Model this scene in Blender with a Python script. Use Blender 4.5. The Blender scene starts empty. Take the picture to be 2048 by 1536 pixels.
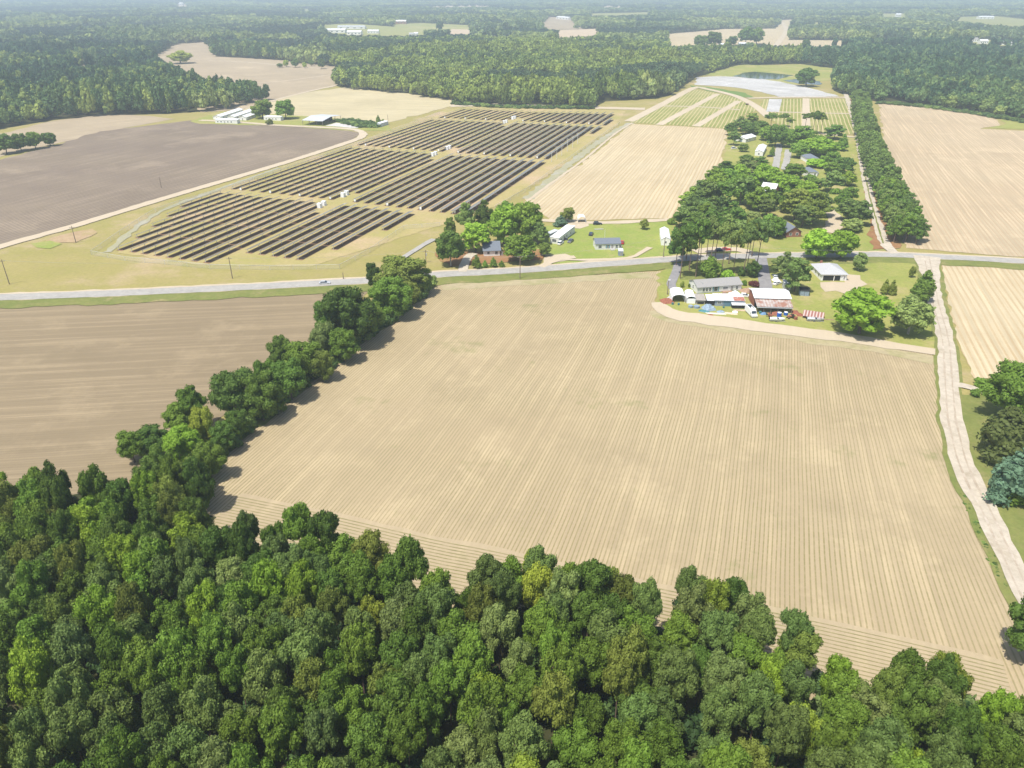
import bpy, bmesh, math, random
import numpy as np
from mathutils import Vector, Matrix
from mathutils.geometry import tessellate_polygon

R = math.radians
random.seed(7)
scene = bpy.context.scene
COL = scene.collection

# ------------------------------------------------------------------ camera model (measured from the photograph)
F, CX, CY = 1500.0, 1024.0, 768.0
H = 105.0
PITCH = math.atan(793 / 1500.0)
cs, sn = math.cos(PITCH), math.sin(PITCH)

def P(px, py, h=0.0):
    """world point at height h seen at photo pixel"""
    dx, dy = px - CX, CY - py
    d = (dx, F * cs + dy * sn, dy * cs - F * sn)
    t = (h - H) / d[2]
    return (d[0] * t, d[1] * t, h)

def pix(X, Y, Z=0.0):
    z = Y * cs - (Z - H) * sn
    u = Y * sn + (Z - H) * cs
    return CX + F * X / z, CY - F * u / z

def depth(X, Y, Z=0.0):
    return Y * cs - (Z - H) * sn

def top_height(px, pb, pt):
    """height of a thing standing at pixel (px,pb) whose top is seen at row pt"""
    X, Y, _ = P(px, pb)
    v = (CY - pt) / F          # u/z = v
    # (Y sn + (h-H) cs) = v (Y cs - (h-H) sn)
    return (v * Y * cs - Y * sn) / (cs + v * sn) + H

# ------------------------------------------------------------------ tagging / linking
def tag(o, label=None, cat=None, group=None, kind=None):
    if label: o['label'] = label
    if cat: o['category'] = cat
    if group: o['group'] = group
    if kind: o['kind'] = kind
    return o

def empty(name, loc, rz=0.0):
    o = bpy.data.objects.new(name, None)
    o.empty_display_size = 0.5
    o.location = loc
    o.rotation_euler = (0, 0, rz)
    COL.objects.link(o)
    return o

def copy_tree(o, parent=None):
    c = o.copy(); COL.objects.link(c); c.parent = parent
    for ch in o.children:
        copy_tree(ch, c)
    return c

ORD = ['zeroth', 'first', 'second', 'third', 'fourth', 'fifth', 'sixth', 'seventh', 'eighth', 'ninth', 'tenth', 'eleventh', 'twelfth']

# ------------------------------------------------------------------ mesh builder
class MB:
    def __init__(s):
        s.v = []; s.f = []
    def add(s, vs, fs):
        n = len(s.v)
        s.v += [tuple(v) for v in vs]
        s.f += [tuple(i + n for i in f) for f in fs]
        return s
    def box(s, c, d, rz=0.0, ry=0.0):
        x, y, z = d[0] / 2, d[1] / 2, d[2] / 2
        m = Matrix.Translation(c) @ Matrix.Rotation(rz, 4, 'Z') @ Matrix.Rotation(ry, 4, 'Y')
        vs = [m @ Vector((a * x, b * y, e * z)) for a in (-1, 1) for b in (-1, 1) for e in (-1, 1)]
        fs = [(0, 1, 3, 2), (4, 6, 7, 5), (0, 4, 5, 1), (2, 3, 7, 6), (0, 2, 6, 4), (1, 5, 7, 3)]
        return s.add(vs, fs)
    def cyl(s, p0, p1, r0, r1=None, n=8, caps=True):
        r1 = r0 if r1 is None else r1
        a, b = Vector(p0), Vector(p1)
        d = (b - a).normalized()
        u = d.orthogonal().normalized(); w = d.cross(u)
        vs = []
        for q, r in ((a, r0), (b, r1)):
            for i in range(n):
                t = 2 * math.pi * i / n
                vs.append(q + u * math.cos(t) * r + w * math.sin(t) * r)
        fs = [(i, (i + 1) % n, n + (i + 1) % n, n + i) for i in range(n)]
        if caps:
            fs += [tuple(range(n - 1, -1, -1)), tuple(range(n, 2 * n))]
        return s.add(vs, fs)
    def extrude(s, prof, axis_a, axis_b, axis_e, e0, e1, o=(0, 0, 0)):
        """profile [(a,b)] swept from e0 to e1 along axis_e"""
        A, B, E, O = Vector(axis_a), Vector(axis_b), Vector(axis_e), Vector(o)
        n = len(prof)
        vs = [O + A * p[0] + B * p[1] + E * e for e in (e0, e1) for p in prof]
        fs = [(i, (i + 1) % n, n + (i + 1) % n, n + i) for i in range(n)]
        fs += [tuple(range(n - 1, -1, -1)), tuple(range(n, 2 * n))]
        return s.add(vs, fs)
    def build(s, name, mat, parent=None, smooth=False, loc=None):
        me = bpy.data.meshes.new(name)
        me.from_pydata(s.v, [], s.f)
        bm = bmesh.new(); bm.from_mesh(me)
        bmesh.ops.recalc_face_normals(bm, faces=bm.faces)
        bm.to_mesh(me); bm.free()
        if smooth:
            me.polygons.foreach_set('use_smooth', [True] * len(me.polygons))
        me.materials.append(mat)
        o = bpy.data.objects.new(name, me)
        COL.objects.link(o)
        if parent: o.parent = parent
        if loc: o.location = loc
        return o

# ------------------------------------------------------------------ materials
def newmat(name):
    m = bpy.data.materials.new(name); m.use_nodes = True
    nt = m.node_tree
    return m, nt, nt.nodes['Principled BSDF']

class NT:
    def __init__(s, nt): s.nt = nt
    def n(s, t, **k):
        o = s.nt.nodes.new(t)
        for a, b in k.items(): setattr(o, a, b)
        return o
    def l(s, a, b): s.nt.links.new(a, b)
    def math(s, op, a, b=None, clamp=False):
        o = s.n('ShaderNodeMath', operation=op); o.use_clamp = clamp
        for i, x in enumerate((a, b)):
            if x is None: continue
            if isinstance(x, (int, float)): o.inputs[i].default_value = x
            else: s.l(x, o.inputs[i])
        return o.outputs[0]
    def mix(s, fac, a, b, mode='MIX'):
        o = s.n('ShaderNodeMix', data_type='RGBA', blend_type=mode)
        for i, x in ((0, fac), (6, a), (7, b)):
            if isinstance(x, (int, float)): o.inputs[i].default_value = x
            elif isinstance(x, tuple): o.inputs[i].default_value = (*x[:3], 1)
            else: s.l(x, o.inputs[i])
        return o.outputs[2]
    def noise(s, vec, scale, detail=3, rough=0.55):
        o = s.n('ShaderNodeTexNoise'); o.inputs['Scale'].default_value = scale
        o.inputs['Detail'].default_value = detail; o.inputs['Roughness'].default_value = rough
        if vec is not None: s.l(vec, o.inputs['Vector'])
        return o.outputs[0]
    def ramp(s, x, a, b):
        o = s.n('ShaderNodeMapRange'); o.inputs[1].default_value = a; o.inputs[2].default_value = b
        s.l(x, o.inputs[0]); return o.outputs[0]

def simple(name, col, rough=0.7, var=0.12, scale=1.5, metal=0.0, spec=0.3, stain=None, stain_scale=0.8, stain_amt=0.5):
    m, nt, b = newmat(name); N = NT(nt)
    g = N.n('ShaderNodeTexCoord').outputs['Object']
    f = N.noise(g, scale, 4)
    dark = tuple(c * (1 - var) for c in col); lite = tuple(min(1, c * (1 + var)) for c in col)
    c = N.mix(N.ramp(f, 0.3, 0.7), dark, lite)
    if stain:
        k = N.ramp(N.noise(g, stain_scale, 5, 0.65), 0.62 - stain_amt * 0.25, 0.72 - stain_amt * 0.2)
        c = N.mix(k, c, stain)
    N.l(c, b.inputs['Base Color'])
    b.inputs['Roughness'].default_value = rough; b.inputs['Metallic'].default_value = metal
    b.inputs['Specular IOR Level'].default_value = spec
    return m

def ribbed(name, col, col2, period, axis=0, rough=0.5, stain=None, stain_amt=0.5, metal=0.0, width=0.5):
    m, nt, b = newmat(name); N = NT(nt)
    g = N.n('ShaderNodeTexCoord').outputs['Object']
    sp = N.n('ShaderNodeSeparateXYZ'); N.l(g, sp.inputs[0])
    fr = N.math('FRACT', N.math('DIVIDE', sp.outputs[axis], period))
    k = N.math('LESS_THAN', fr, width)
    c = N.mix(k, col, col2)
    if stain:
        st = N.ramp(N.noise(g, 0.5, 5, 0.7), 0.62 - stain_amt * 0.25, 0.72 - stain_amt * 0.2)
        c = N.mix(st, c, stain)
    c = N.mix(N.math('MULTIPLY', N.noise(g, 3.0, 4), 0.35), c, tuple(x * 0.6 for x in col))
    N.l(c, b.inputs['Base Color']); b.inputs['Roughness'].default_value = rough
    b.inputs['Metallic'].default_value = metal
    return m

ROWDIR = (566.0, 1697.0)       # heading of the crop rows and solar rows on the ground
_l = math.hypot(*ROWDIR); ROWDIR = (ROWDIR[0] / _l, ROWDIR[1] / _l)

def soil(name, base, line, patch, direction=ROWDIR, spacing=0.9, width=0.28, strength=0.8, green=(0.16, 0.18, 0.06),
         green_amt=0.0, streak=0.35, bend=False, tracks=0.0, mott=0.0, mscale=0.035):
    """worked soil: fine rows, streaks along the rows, broad soil patches, weedy spots"""
    m, nt, b = newmat(name); N = NT(nt)
    g = N.n('ShaderNodeNewGeometry').outputs['Position']
    sp = N.n('ShaderNodeSeparateXYZ'); N.l(g, sp.inputs[0])
    X, Y = sp.outputs[0], sp.outputs[1]
    dx, dy = direction
    u = N.math('SUBTRACT', N.math('MULTIPLY', X, dy), N.math('MULTIPLY', Y, dx))      # across the rows
    w = N.math('ADD', N.math('MULTIPLY', X, dx), N.math('MULTIPLY', Y, dy))           # along them
    wob = N.math('MULTIPLY', N.math('SUBTRACT', N.noise(g, 0.02, 2), 0.5), 1.2)
    u = N.math('ADD', u, wob)
    if bend:   # the outer rows of the near field swing along the dirt road
        k = N.math('MAXIMUM', N.math('SUBTRACT', u, 18.0), 0.0)
        kk = N.math('MULTIPLY', N.math('MULTIPLY', k, 0.006), N.math('SUBTRACT', w, 190.0))
        u = N.math('ADD', u, N.math('MULTIPLY', kk, 0.35))
    cb = N.n('ShaderNodeCombineXYZ'); N.l(N.math('MULTIPLY', u, 0.55), cb.inputs[0]); N.l(N.math('MULTIPLY', w, 0.012), cb.inputs[1])
    st = N.noise(cb.outputs[0], 1.0, 4, 0.6)
    big = N.ramp(N.noise(g, 0.011, 5, 0.6), 0.35, 0.68)
    mid = N.noise(g, 0.09, 5, 0.65)
    c = N.mix(N.math('MULTIPLY', big, 0.85), base, patch)
    c = N.mix(N.math('MULTIPLY', N.ramp(st, 0.35, 0.7), streak), c, tuple(min(1, x * 0.72) for x in base))
    c = N.mix(N.math('MULTIPLY', N.ramp(st, 0.5, 0.25), streak * 0.8), c, tuple(min(1, x * 1.22) for x in base))
    c = N.mix(N.math('MULTIPLY', N.ramp(mid, 0.45, 0.75), 0.35), c, tuple(x * 0.78 for x in base))
    c = N.mix(N.math('MULTIPLY', N.ramp(N.noise(g, 1.6, 5, 0.7), 0.35, 0.75), 0.3), c, tuple(x * 0.7 for x in base))
    if mott:
        c = N.mix(N.math('MULTIPLY', N.ramp(N.noise(g, mscale, 6, 0.7), 0.5, 0.64), mott), c, tuple(x * 0.68 for x in base))
        c = N.mix(N.math('MULTIPLY', N.ramp(N.noise(g, mscale * 1.5, 5, 0.7), 0.46, 0.34), mott * 0.8), c, tuple(min(1, x * 1.18) for x in base))
    fr = N.math('ABSOLUTE', N.math('SUBTRACT', N.math('FRACT', N.math('DIVIDE', u, spacing)), 0.5))
    row = N.ramp(fr, width * 0.5 + 0.06, width * 0.5 - 0.04)
    gaps = N.ramp(N.noise(g, 0.9, 3, 0.7), 0.3, 0.55)
    mod = N.ramp(N.noise(g, 0.025, 3), 0.25, 0.65)
    rs = N.math('MULTIPLY', N.math('MULTIPLY', row, N.math('ADD', 0.45, N.math('MULTIPLY', gaps, 0.55))),
                N.math('ADD', strength * 0.45, N.math('MULTIPLY', mod, strength * 0.55)))
    c = N.mix(rs, c, line)
    if tracks:   # wheel tracks every few metres
        tf = N.math('ABSOLUTE', N.math('SUBTRACT', N.math('FRACT', N.math('DIVIDE', u, 5.4)), 0.5))
        c = N.mix(N.math('MULTIPLY', N.ramp(tf, 0.09, 0.03), tracks), c, tuple(x * 0.62 for x in base))
    if green_amt:
        gm = N.ramp(N.math('ADD', N.math('MULTIPLY', N.noise(g, 0.03, 4, 0.7), 0.75), N.math('MULTIPLY', N.noise(g, 0.35, 3), 0.25)),
                    0.66 - green_amt * 0.1, 0.74 - green_amt * 0.06)
        c = N.mix(N.math('MULTIPLY', gm, 0.55), c, green)
    N.l(c, b.inputs['Base Color']); b.inputs['Roughness'].default_value = 0.95
    b.inputs['Specular IOR Level'].default_value = 0.05
    return m

def grass(name, a, bcol, dry, dry_amt=0.5, s=0.05):
    m, nt, b = newmat(name); N = NT(nt)
    g = N.n('ShaderNodeNewGeometry').outputs['Position']
    f = N.ramp(N.noise(g, s, 5, 0.65), 0.32, 0.68)
    c = N.mix(f, a, bcol)
    d = N.ramp(N.noise(g, s * 0.55, 5, 0.7), 0.66 - 0.25 * dry_amt, 0.8 - 0.25 * dry_amt)
    c = N.mix(d, c, dry)
    c = N.mix(N.math('MULTIPLY', N.ramp(N.noise(g, 0.7, 5, 0.75), 0.35, 0.75), 0.55), c, tuple(x * 0.6 for x in a))
    c = N.mix(N.math('MULTIPLY', N.ramp(N.noise(g, 0.22, 4, 0.7), 0.5, 0.75), 0.5), c, tuple(x * 0.75 for x in dry))
    N.l(c, b.inputs['Base Color']); b.inputs['Roughness'].default_value = 0.95
    b.inputs['Specular IOR Level'].default_value = 0.05
    return m

def leafmat(name, translucent=0.3, by_place=False, tones=None):
    m, nt, b = newmat(name); N = NT(nt)
    oi = N.n('ShaderNodeObjectInfo')
    rnd = oi.outputs['Random']
    g = N.n('ShaderNodeTexCoord').outputs['Object']
    if by_place:
        nz = N.noise(oi.outputs['Location'], 0.0045, 5, 0.65)
        c = N.mix(N.ramp(nz, 0.42, 0.58), tones[0], tones[1])
        c = N.mix(N.ramp(rnd, 0.62, 1.0), c, tones[2])
    else:
        c = oi.outputs['Color']
    bright = N.math('ADD', 0.6 if by_place else 0.76, N.math('MULTIPLY', rnd, 0.85 if by_place else 0.5))
    sc = N.n('ShaderNodeVectorMath', operation='SCALE'); N.l(c, sc.inputs[0]); N.l(bright, sc.inputs['Scale'])
    f = N.noise(g, 1.1, 4, 0.7)
    sc2 = N.n('ShaderNodeVectorMath', operation='SCALE'); N.l(sc.outputs[0], sc2.inputs[0])
    N.l(N.math('ADD', 0.55, N.math('MULTIPLY', f, 0.9)), sc2.inputs['Scale'])
    N.l(sc2.outputs[0], b.inputs['Base Color'])
    b.inputs['Roughness'].default_value = 0.6; b.inputs['Specular IOR Level'].default_value = 0.18
    if translucent > 0:
        t = N.n('ShaderNodeBsdfTranslucent'); N.l(sc2.outputs[0], t.inputs[0])
        mx = N.n('ShaderNodeMixShader'); mx.inputs[0].default_value = translucent
        N.l(b.outputs[0], mx.inputs[1]); N.l(t.outputs[0], mx.inputs[2])
        N.l(mx.outputs[0], nt.nodes['Material Output'].inputs[0])
    return m

M = {}
M['leaf'] = leafmat('foliage')
M['bark'] = simple('bark', (0.13, 0.10, 0.08), 0.9, 0.3, 2.0)
M['pinebark'] = simple('pine_bark', (0.19, 0.13, 0.10), 0.9, 0.3, 2.0)
M['palebark'] = simple('pale_bark', (0.36, 0.33, 0.29), 0.9, 0.3, 2.0)
M['white'] = simple('white_siding', (0.80, 0.79, 0.76), 0.6, 0.04, 1.0)
M['siding'] = ribbed('white_lap_siding', (0.80, 0.79, 0.75), (0.74, 0.73, 0.70), 0.2, 2, 0.6)
M['greysiding'] = ribbed('bluegrey_board', (0.30, 0.35, 0.42), (0.25, 0.30, 0.37), 0.25, 0, 0.7, stain=(0.2, 0.2, 0.2), stain_amt=0.3)
M['bluesiding'] = ribbed('blue_board', (0.12, 0.24, 0.33), (0.09, 0.19, 0.28), 0.25, 0, 0.7, stain=(0.25, 0.22, 0.2), stain_amt=0.2)
M['brick'] = simple('brick', (0.30, 0.13, 0.09), 0.9, 0.25, 6.0)
M['shingle_grey'] = simple('grey_shingle', (0.30, 0.29, 0.28), 0.9, 0.15, 4.0)
M['shingle_light'] = simple('pale_shingle', (0.42, 0.42, 0.43), 0.9, 0.12, 4.0)
M['shingle_blue'] = simple('slate_shingle', (0.155, 0.175, 0.21), 0.9, 0.15, 4.0)
M['metal_white'] = ribbed('white_metal_roof', (0.86, 0.87, 0.87), (0.78, 0.79, 0.80), 0.9, 0, 0.45, width=0.9)
M['metal_pale'] = ribbed('pale_metal_roof', (0.62, 0.64, 0.66), (0.54, 0.56, 0.58), 0.8, 0, 0.45, width=0.85)
M['metal_rust'] = ribbed('rusty_metal_roof', (0.48, 0.44, 0.42), (0.40, 0.33, 0.29), 1.1, 0, 0.6, stain=(0.30, 0.12, 0.07), stain_amt=0.75, width=0.6)
M['metal_patch'] = ribbed('half_rusted_roof', (0.72, 0.73, 0.76), (0.62, 0.62, 0.66), 0.8, 0, 0.5, stain=(0.48, 0.20, 0.12), stain_amt=0.15, width=0.8)
M['rust'] = simple('rust', (0.27, 0.10, 0.06), 0.85, 0.35, 3.0)
M['rustroof'] = simple('red_rusted_sheet', (0.36, 0.14, 0.10), 0.8, 0.3, 2.0, stain=(0.60, 0.55, 0.50), stain_amt=0.3)
M['stripe_rust'] = ribbed('striped_rusty_sheet', (0.30, 0.13, 0.10), (0.56, 0.47, 0.43), 1.05, 0, 0.7, width=0.4)
M['glass'] = simple('window_glass', (0.03, 0.045, 0.06), 0.08, 0.1, 1.0, spec=0.6)
M['dark'] = simple('inner_shade_black', (0.025, 0.025, 0.028), 0.9, 0.2, 1.0)  # near-black; on bay panels it stands in for interior shade
M['door'] = simple('grey_door', (0.32, 0.30, 0.28), 0.6, 0.1, 1.0)
M['bluedoor'] = simple('blue_trim', (0.06, 0.22, 0.30), 0.6, 0.1, 1.0)
M['deck'] = simple('weathered_deck', (0.34, 0.22, 0.15), 0.9, 0.3, 2.0)
M['plank'] = simple('raw_plank', (0.60, 0.45, 0.33), 0.9, 0.2, 2.0)
M['concrete'] = simple('concrete', (0.50, 0.48, 0.46), 0.9, 0.12, 0.6)
M['tarp_blue'] = simple('blue_tarp', (0.13, 0.24, 0.40), 0.5, 0.2, 2.0)
M['tarp_greyblue'] = simple('greyblue_tarp', (0.25, 0.32, 0.39), 0.5, 0.2, 2.0)
M['tarp_grey'] = simple('grey_tarp', (0.33, 0.30, 0.27), 0.8, 0.2, 2.0)
M['fabric_white'] = simple('white_canopy', (0.85, 0.86, 0.87), 0.5, 0.05, 1.0)
M['barrel_blue'] = simple('blue_plastic', (0.02, 0.12, 0.50), 0.35, 0.1, 2.0)
M['teal'] = simple('teal_plastic', (0.06, 0.19, 0.21), 0.5, 0.2, 2.0)
M['tyre'] = simple('tyre_rubber', (0.025, 0.025, 0.025), 0.9, 0.1, 3.0)
M['rim'] = simple('wheel_rim', (0.55, 0.55, 0.57), 0.35, 0.05, 3.0, metal=0.7)
M['lamp_lens'] = simple('lamp_lens', (0.75, 0.75, 0.72), 0.15, 0.05, 3.0)
M['tail_lens'] = simple('tail_lens', (0.45, 0.02, 0.02), 0.2, 0.05, 3.0)
M['pole'] = simple('weathered_pole', (0.22, 0.17, 0.13), 0.9, 0.25, 2.0)
M['palepole'] = simple('pale_pole', (0.60, 0.58, 0.54), 0.8, 0.1, 2.0)
M['wire'] = simple('wire', (0.45, 0.45, 0.44), 0.5, 0.0, 1.0, metal=0.4)
M['galv'] = simple('galvanised', (0.62, 0.63, 0.62), 0.5, 0.08, 3.0, metal=0.3)
M['cabinet'] = simple('white_cabinet', (0.82, 0.83, 0.84), 0.4, 0.04, 2.0)
M['pvc'] = simple('white_hull', (0.82, 0.82, 0.78), 0.3, 0.05, 2.0)
M['black'] = simple('black_plastic', (0.03, 0.03, 0.035), 0.5, 0.1, 2.0)

# solar module: grid of cells tinted pale and part-metallic in place of sky reflections
m, nt, b = newmat('solar_module'); N = NT(nt)
g = N.n('ShaderNodeTexCoord').outputs['Object']; sp = N.n('ShaderNodeSeparateXYZ'); N.l(g, sp.inputs[0])
k = N.math('LESS_THAN', N.math('FRACT', N.math('DIVIDE', sp.outputs[1], 1.0)), 0.06)
c = N.mix(k, N.mix(N.noise(g, 0.4, 2), (0.33, 0.305, 0.28), (0.42, 0.39, 0.355)), (0.6, 0.58, 0.55))
N.l(c, b.inputs['Base Color']); b.inputs['Roughness'].default_value = 0.22; b.inputs['Specular IOR Level'].default_value = 1.0; b.inputs['Metallic'].default_value = 0.55
M['solar'] = m

# ------------------------------------------------------------------ ground sheets
def clean(pts):
    return [Vector((p[0], p[1], 0)) for p in pts]

ZC = [0]
def zl(layer):
    ZC[0] += 1
    return layer * 0.04 + ZC[0] * 0.0004

def sheet(name, pts, mat, layer, world=False, jitter=0.0015, kind='structure', label=None, cat=None):
    w = pts if world else [P(*p)[:2] for p in pts]
    rs = random.Random(len(pts) * 31 + int(abs(w[0][0])))
    out = []
    n = len(w)
    for i in range(n):
        a, c = w[i], w[(i + 1) % n]
        L = math.dist(a, c)
        dm = max(60.0, math.hypot((a[0] + c[0]) / 2, (a[1] + c[1]) / 2))
        k = max(1, min(60, int(L / (dm * 0.012))))
        px_, py_ = -(c[1] - a[1]) / max(L, 1e-6), (c[0] - a[0]) / max(L, 1e-6)
        for j in range(k):
            t = j / k
            off = rs.gauss(0, 1) * jitter * dm if j else 0
            out.append((a[0] + (c[0] - a[0]) * t + px_ * off, a[1] + (c[1] - a[1]) * t + py_ * off))
    z = zl(layer)
    vs = [(x, y, z) for x, y in out]
    tris = tessellate_polygon([[Vector((x, y, 0)) for x, y in out]])
    me = bpy.data.meshes.new(name); me.from_pydata(vs, [], [tuple(t) for t in tris])
    bm = bmesh.new(); bm.from_mesh(me)
    for f in bm.faces:
        if f.normal.z < 0: f.normal_flip()
    bm.to_mesh(me); bm.free()
    me.materials.append(mat)
    o = bpy.data.objects.new(name, me); COL.objects.link(o)
    o['kind'] = kind
    if label: o['label'] = label
    return o

def smooth_line(pts, step=4.0):
    out = []
    n = len(pts)
    for i in range(n - 1):
        p0, p1, p2, p3 = pts[max(i - 1, 0)], pts[i], pts[i + 1], pts[min(i + 2, n - 1)]
        k = max(2, int(math.dist(p1, p2) / step))
        for j in range(k):
            t = j / k
            out.append(tuple(0.5 * (2 * b_ + (c_ - a_) * t + (2 * a_ - 5 * b_ + 4 * c_ - d_) * t * t + (3 * b_ - a_ - 3 * c_ + d_) * t ** 3)
                             for a_, b_, c_, d_ in zip(p0, p1, p2, p3)))
    out.append(tuple(pts[-1]))
    return out

def strip(name, pts, width, mat, layer, rough_edge=0.15, offset=0.0, label=None):
    w = smooth_line([P(*p)[:2] for p in pts])
    rs = random.Random(len(pts) * 17 + int(abs(pts[0][0])))
    zz = zl(layer)
    vs = []
    ws = width if isinstance(width, (list, tuple)) else [width] * 2
    L = len(w)
    for i, (x, y) in enumerate(w):
        a = w[max(i - 1, 0)]; c = w[min(i + 1, L - 1)]
        l = math.dist(a, c) or 1
        nx, ny = -(c[1] - a[1]) / l, (c[0] - a[0]) / l
        t = i / (L - 1) * (len(ws) - 1); k = min(int(t), len(ws) - 2)
        hw = (ws[k] + (ws[k + 1] - ws[k]) * (t - k)) / 2
        for sgn in (-1, 1):
            q = offset + sgn * (hw + rs.uniform(-1, 1) * rough_edge)
            vs.append((x + nx * q, y + ny * q, zz))
    fs = [(2 * i, 2 * i + 1, 2 * i + 3, 2 * i + 2) for i in range(L - 1)]
    me = bpy.data.meshes.new(name); me.from_pydata(vs, [], fs)
    bm = bmesh.new(); bm.from_mesh(me)
    for f in bm.faces:
        if f.normal.z < 0: f.normal_flip()
    bm.to_mesh(me); bm.free()
    me.materials.append(mat)
    o = bpy.data.objects.new(name, me); COL.objects.link(o)
    o['kind'] = 'structure'
    if label: o['label'] = label
    return o

G = {}
G['base'] = grass('dry_grass', (0.29, 0.262, 0.085), (0.35, 0.29, 0.115), (0.42, 0.325, 0.185), 0.55)
G['lawn'] = grass('lawn', (0.235, 0.27, 0.065), (0.34, 0.32, 0.10), (0.43, 0.345, 0.17), 0.55)
G['lawn_bright'] = grass('bright_lawn', (0.22, 0.285, 0.06), (0.31, 0.325, 0.09), (0.41, 0.34, 0.16), 0.45)
G['verge'] = grass('verge_grass', (0.15, 0.18, 0.05), (0.22, 0.225, 0.07), (0.33, 0.27, 0.13), 0.45, 0.12)
G['gravelgrass'] = grass('gravelly_grass', (0.33, 0.32, 0.20), (0.36, 0.33, 0.22), (0.40, 0.38, 0.33), 0.6, 0.08)
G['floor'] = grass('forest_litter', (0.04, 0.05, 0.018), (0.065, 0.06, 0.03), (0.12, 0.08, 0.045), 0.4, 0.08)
G['straw'] = grass('pine_straw', (0.26, 0.13, 0.06), (0.32, 0.18, 0.09), (0.32, 0.25, 0.10), 0.4, 0.1)
G['solar'] = grass('solar_ground', (0.33, 0.30, 0.10), (0.45, 0.35, 0.18), (0.49, 0.36, 0.23), 0.6, 0.03)
G['soilshade'] = grass('bare_soil_shade', (0.26, 0.155, 0.10), (0.32, 0.20, 0.13), (0.24, 0.17, 0.09), 0.4, 0.1)
G['sand'] = soil('sand_track', (0.52, 0.438, 0.325), (0.5, 0.4, 0.3), (0.46, 0.375, 0.27), strength=0.0, streak=0.15)
G['dirtroad'] = grass('dirt_road_surface', (0.47, 0.41, 0.325), (0.54, 0.475, 0.39), (0.41, 0.345, 0.26), 0.4, 0.2)
G['asphalt'] = grass('worn_asphalt', (0.35, 0.335, 0.31), (0.41, 0.39, 0.36), (0.33, 0.31, 0.285), 0.3, 0.2)
G['drive'] = grass('driveway_asphalt', (0.24, 0.23, 0.24), (0.30, 0.29, 0.29), (0.26, 0.25, 0.25), 0.3, 0.3)
def dirof(a, b):
    A, B = P(*a), P(*b); l = math.dist(A[:2], B[:2]); return ((B[0] - A[0]) / l, (B[1] - A[1]) / l)
G['main'] = soil('seeded_field', (0.440, 0.350, 0.222), (0.19, 0.17, 0.066), (0.355, 0.272, 0.168), strength=0.85, width=0.27, green_amt=0.8, bend=True, streak=0.55, tracks=0.12, mott=0.45)
G['left'] = soil('stubble_field', (0.295, 0.232, 0.145), (0.20, 0.145, 0.095), (0.231, 0.177, 0.114), direction=dirof((0, 700), (600, 672)), spacing=1.1, strength=0.45, streak=0.9, mott=0.5, mscale=0.03)
G['purple'] = soil('dark_tilled_field', (0.30, 0.24, 0.172), (0.125, 0.096, 0.080), (0.165, 0.128, 0.112), direction=dirof((0, 494), (560, 330)), spacing=2.6, width=0.5, strength=0.9, streak=1.0, mott=0.9, mscale=0.010)
G['tan'] = soil('tan_field', (0.492, 0.422, 0.257), (0.42, 0.32, 0.19), (0.522, 0.453, 0.301), direction=dirof((600, 190), (905, 200)), spacing=3, strength=0.35, streak=0.7, mott=0.5, mscale=0.01)
G['brown'] = soil('brown_field', (0.414, 0.335, 0.228), (0.34, 0.255, 0.18), (0.325, 0.258, 0.179), direction=dirof((400, 160), (680, 140)), spacing=3, strength=0.35, streak=0.9, mott=0.7, mscale=0.008)
G['pale'] = soil('pale_field', (0.522, 0.427, 0.276), (0.37, 0.26, 0.14), (0.561, 0.489, 0.344), spacing=2.2, width=0.34, strength=0.75, streak=0.8, mott=0.35, mscale=0.012)
G['right'] = soil('right_field', (0.502, 0.407, 0.272), (0.37, 0.26, 0.165), (0.463, 0.350, 0.223), spacing=2.0, width=0.34, strength=0.75, streak=1.0, green=(0.40, 0.31, 0.08), green_amt=0.3, mott=0.5, mscale=0.014)
G['veg'] = soil('vegetable_rows', (0.50, 0.41, 0.22), (0.19, 0.215, 0.05), (0.46, 0.39, 0.21), spacing=3.3, width=0.7, strength=1.2, streak=0.3)
G['greenstrip'] = grass('green_crop', (0.12, 0.20, 0.05), (0.17, 0.24, 0.07), (0.28, 0.28, 0.10), 0.1)
G['mulch'] = soil('plastic_mulch_field', (0.55, 0.54, 0.53), (0.27, 0.25, 0.22), (0.64, 0.64, 0.64), spacing=5.0, width=0.4, strength=1.0, streak=1.0, mott=0.8, mscale=0.03, direction=dirof((1400, 160), (1640, 190)))
G['far'] = soil('far_field', (0.56, 0.44, 0.31), (0.47, 0.36, 0.25), (0.48, 0.38, 0.27), spacing=6, strength=0.3, streak=0.5)
G['fargreen'] = grass('far_pasture', (0.27, 0.29, 0.09), (0.34, 0.32, 0.14), (0.46, 0.38, 0.21), 0.4, 0.01)
G['redclay'] = grass('red_clay', (0.38, 0.26, 0.16), (0.44, 0.33, 0.20), (0.36, 0.29, 0.12), 0.8, 0.15)
m, nt, b = newmat('pond_water'); N = NT(nt)
b.inputs['Base Color'].default_value = (0.03, 0.045, 0.055, 1); b.inputs['Roughness'].default_value = 0.08
b.inputs['Specular IOR Level'].default_value = 0.2
bp = N.n('ShaderNodeBump'); bp.inputs['Strength'].default_value = 0.15
N.l(N.noise(N.n('ShaderNodeNewGeometry').outputs['Position'], 1.2, 3), bp.inputs['Height']); N.l(bp.outputs[0], b.inputs['Normal'])
G['water'] = m

sheet('ground', [(-9000, -400), (9000, -400), (9000, 13000), (-9000, 13000)], G['base'], 0, world=True, jitter=0)
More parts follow.
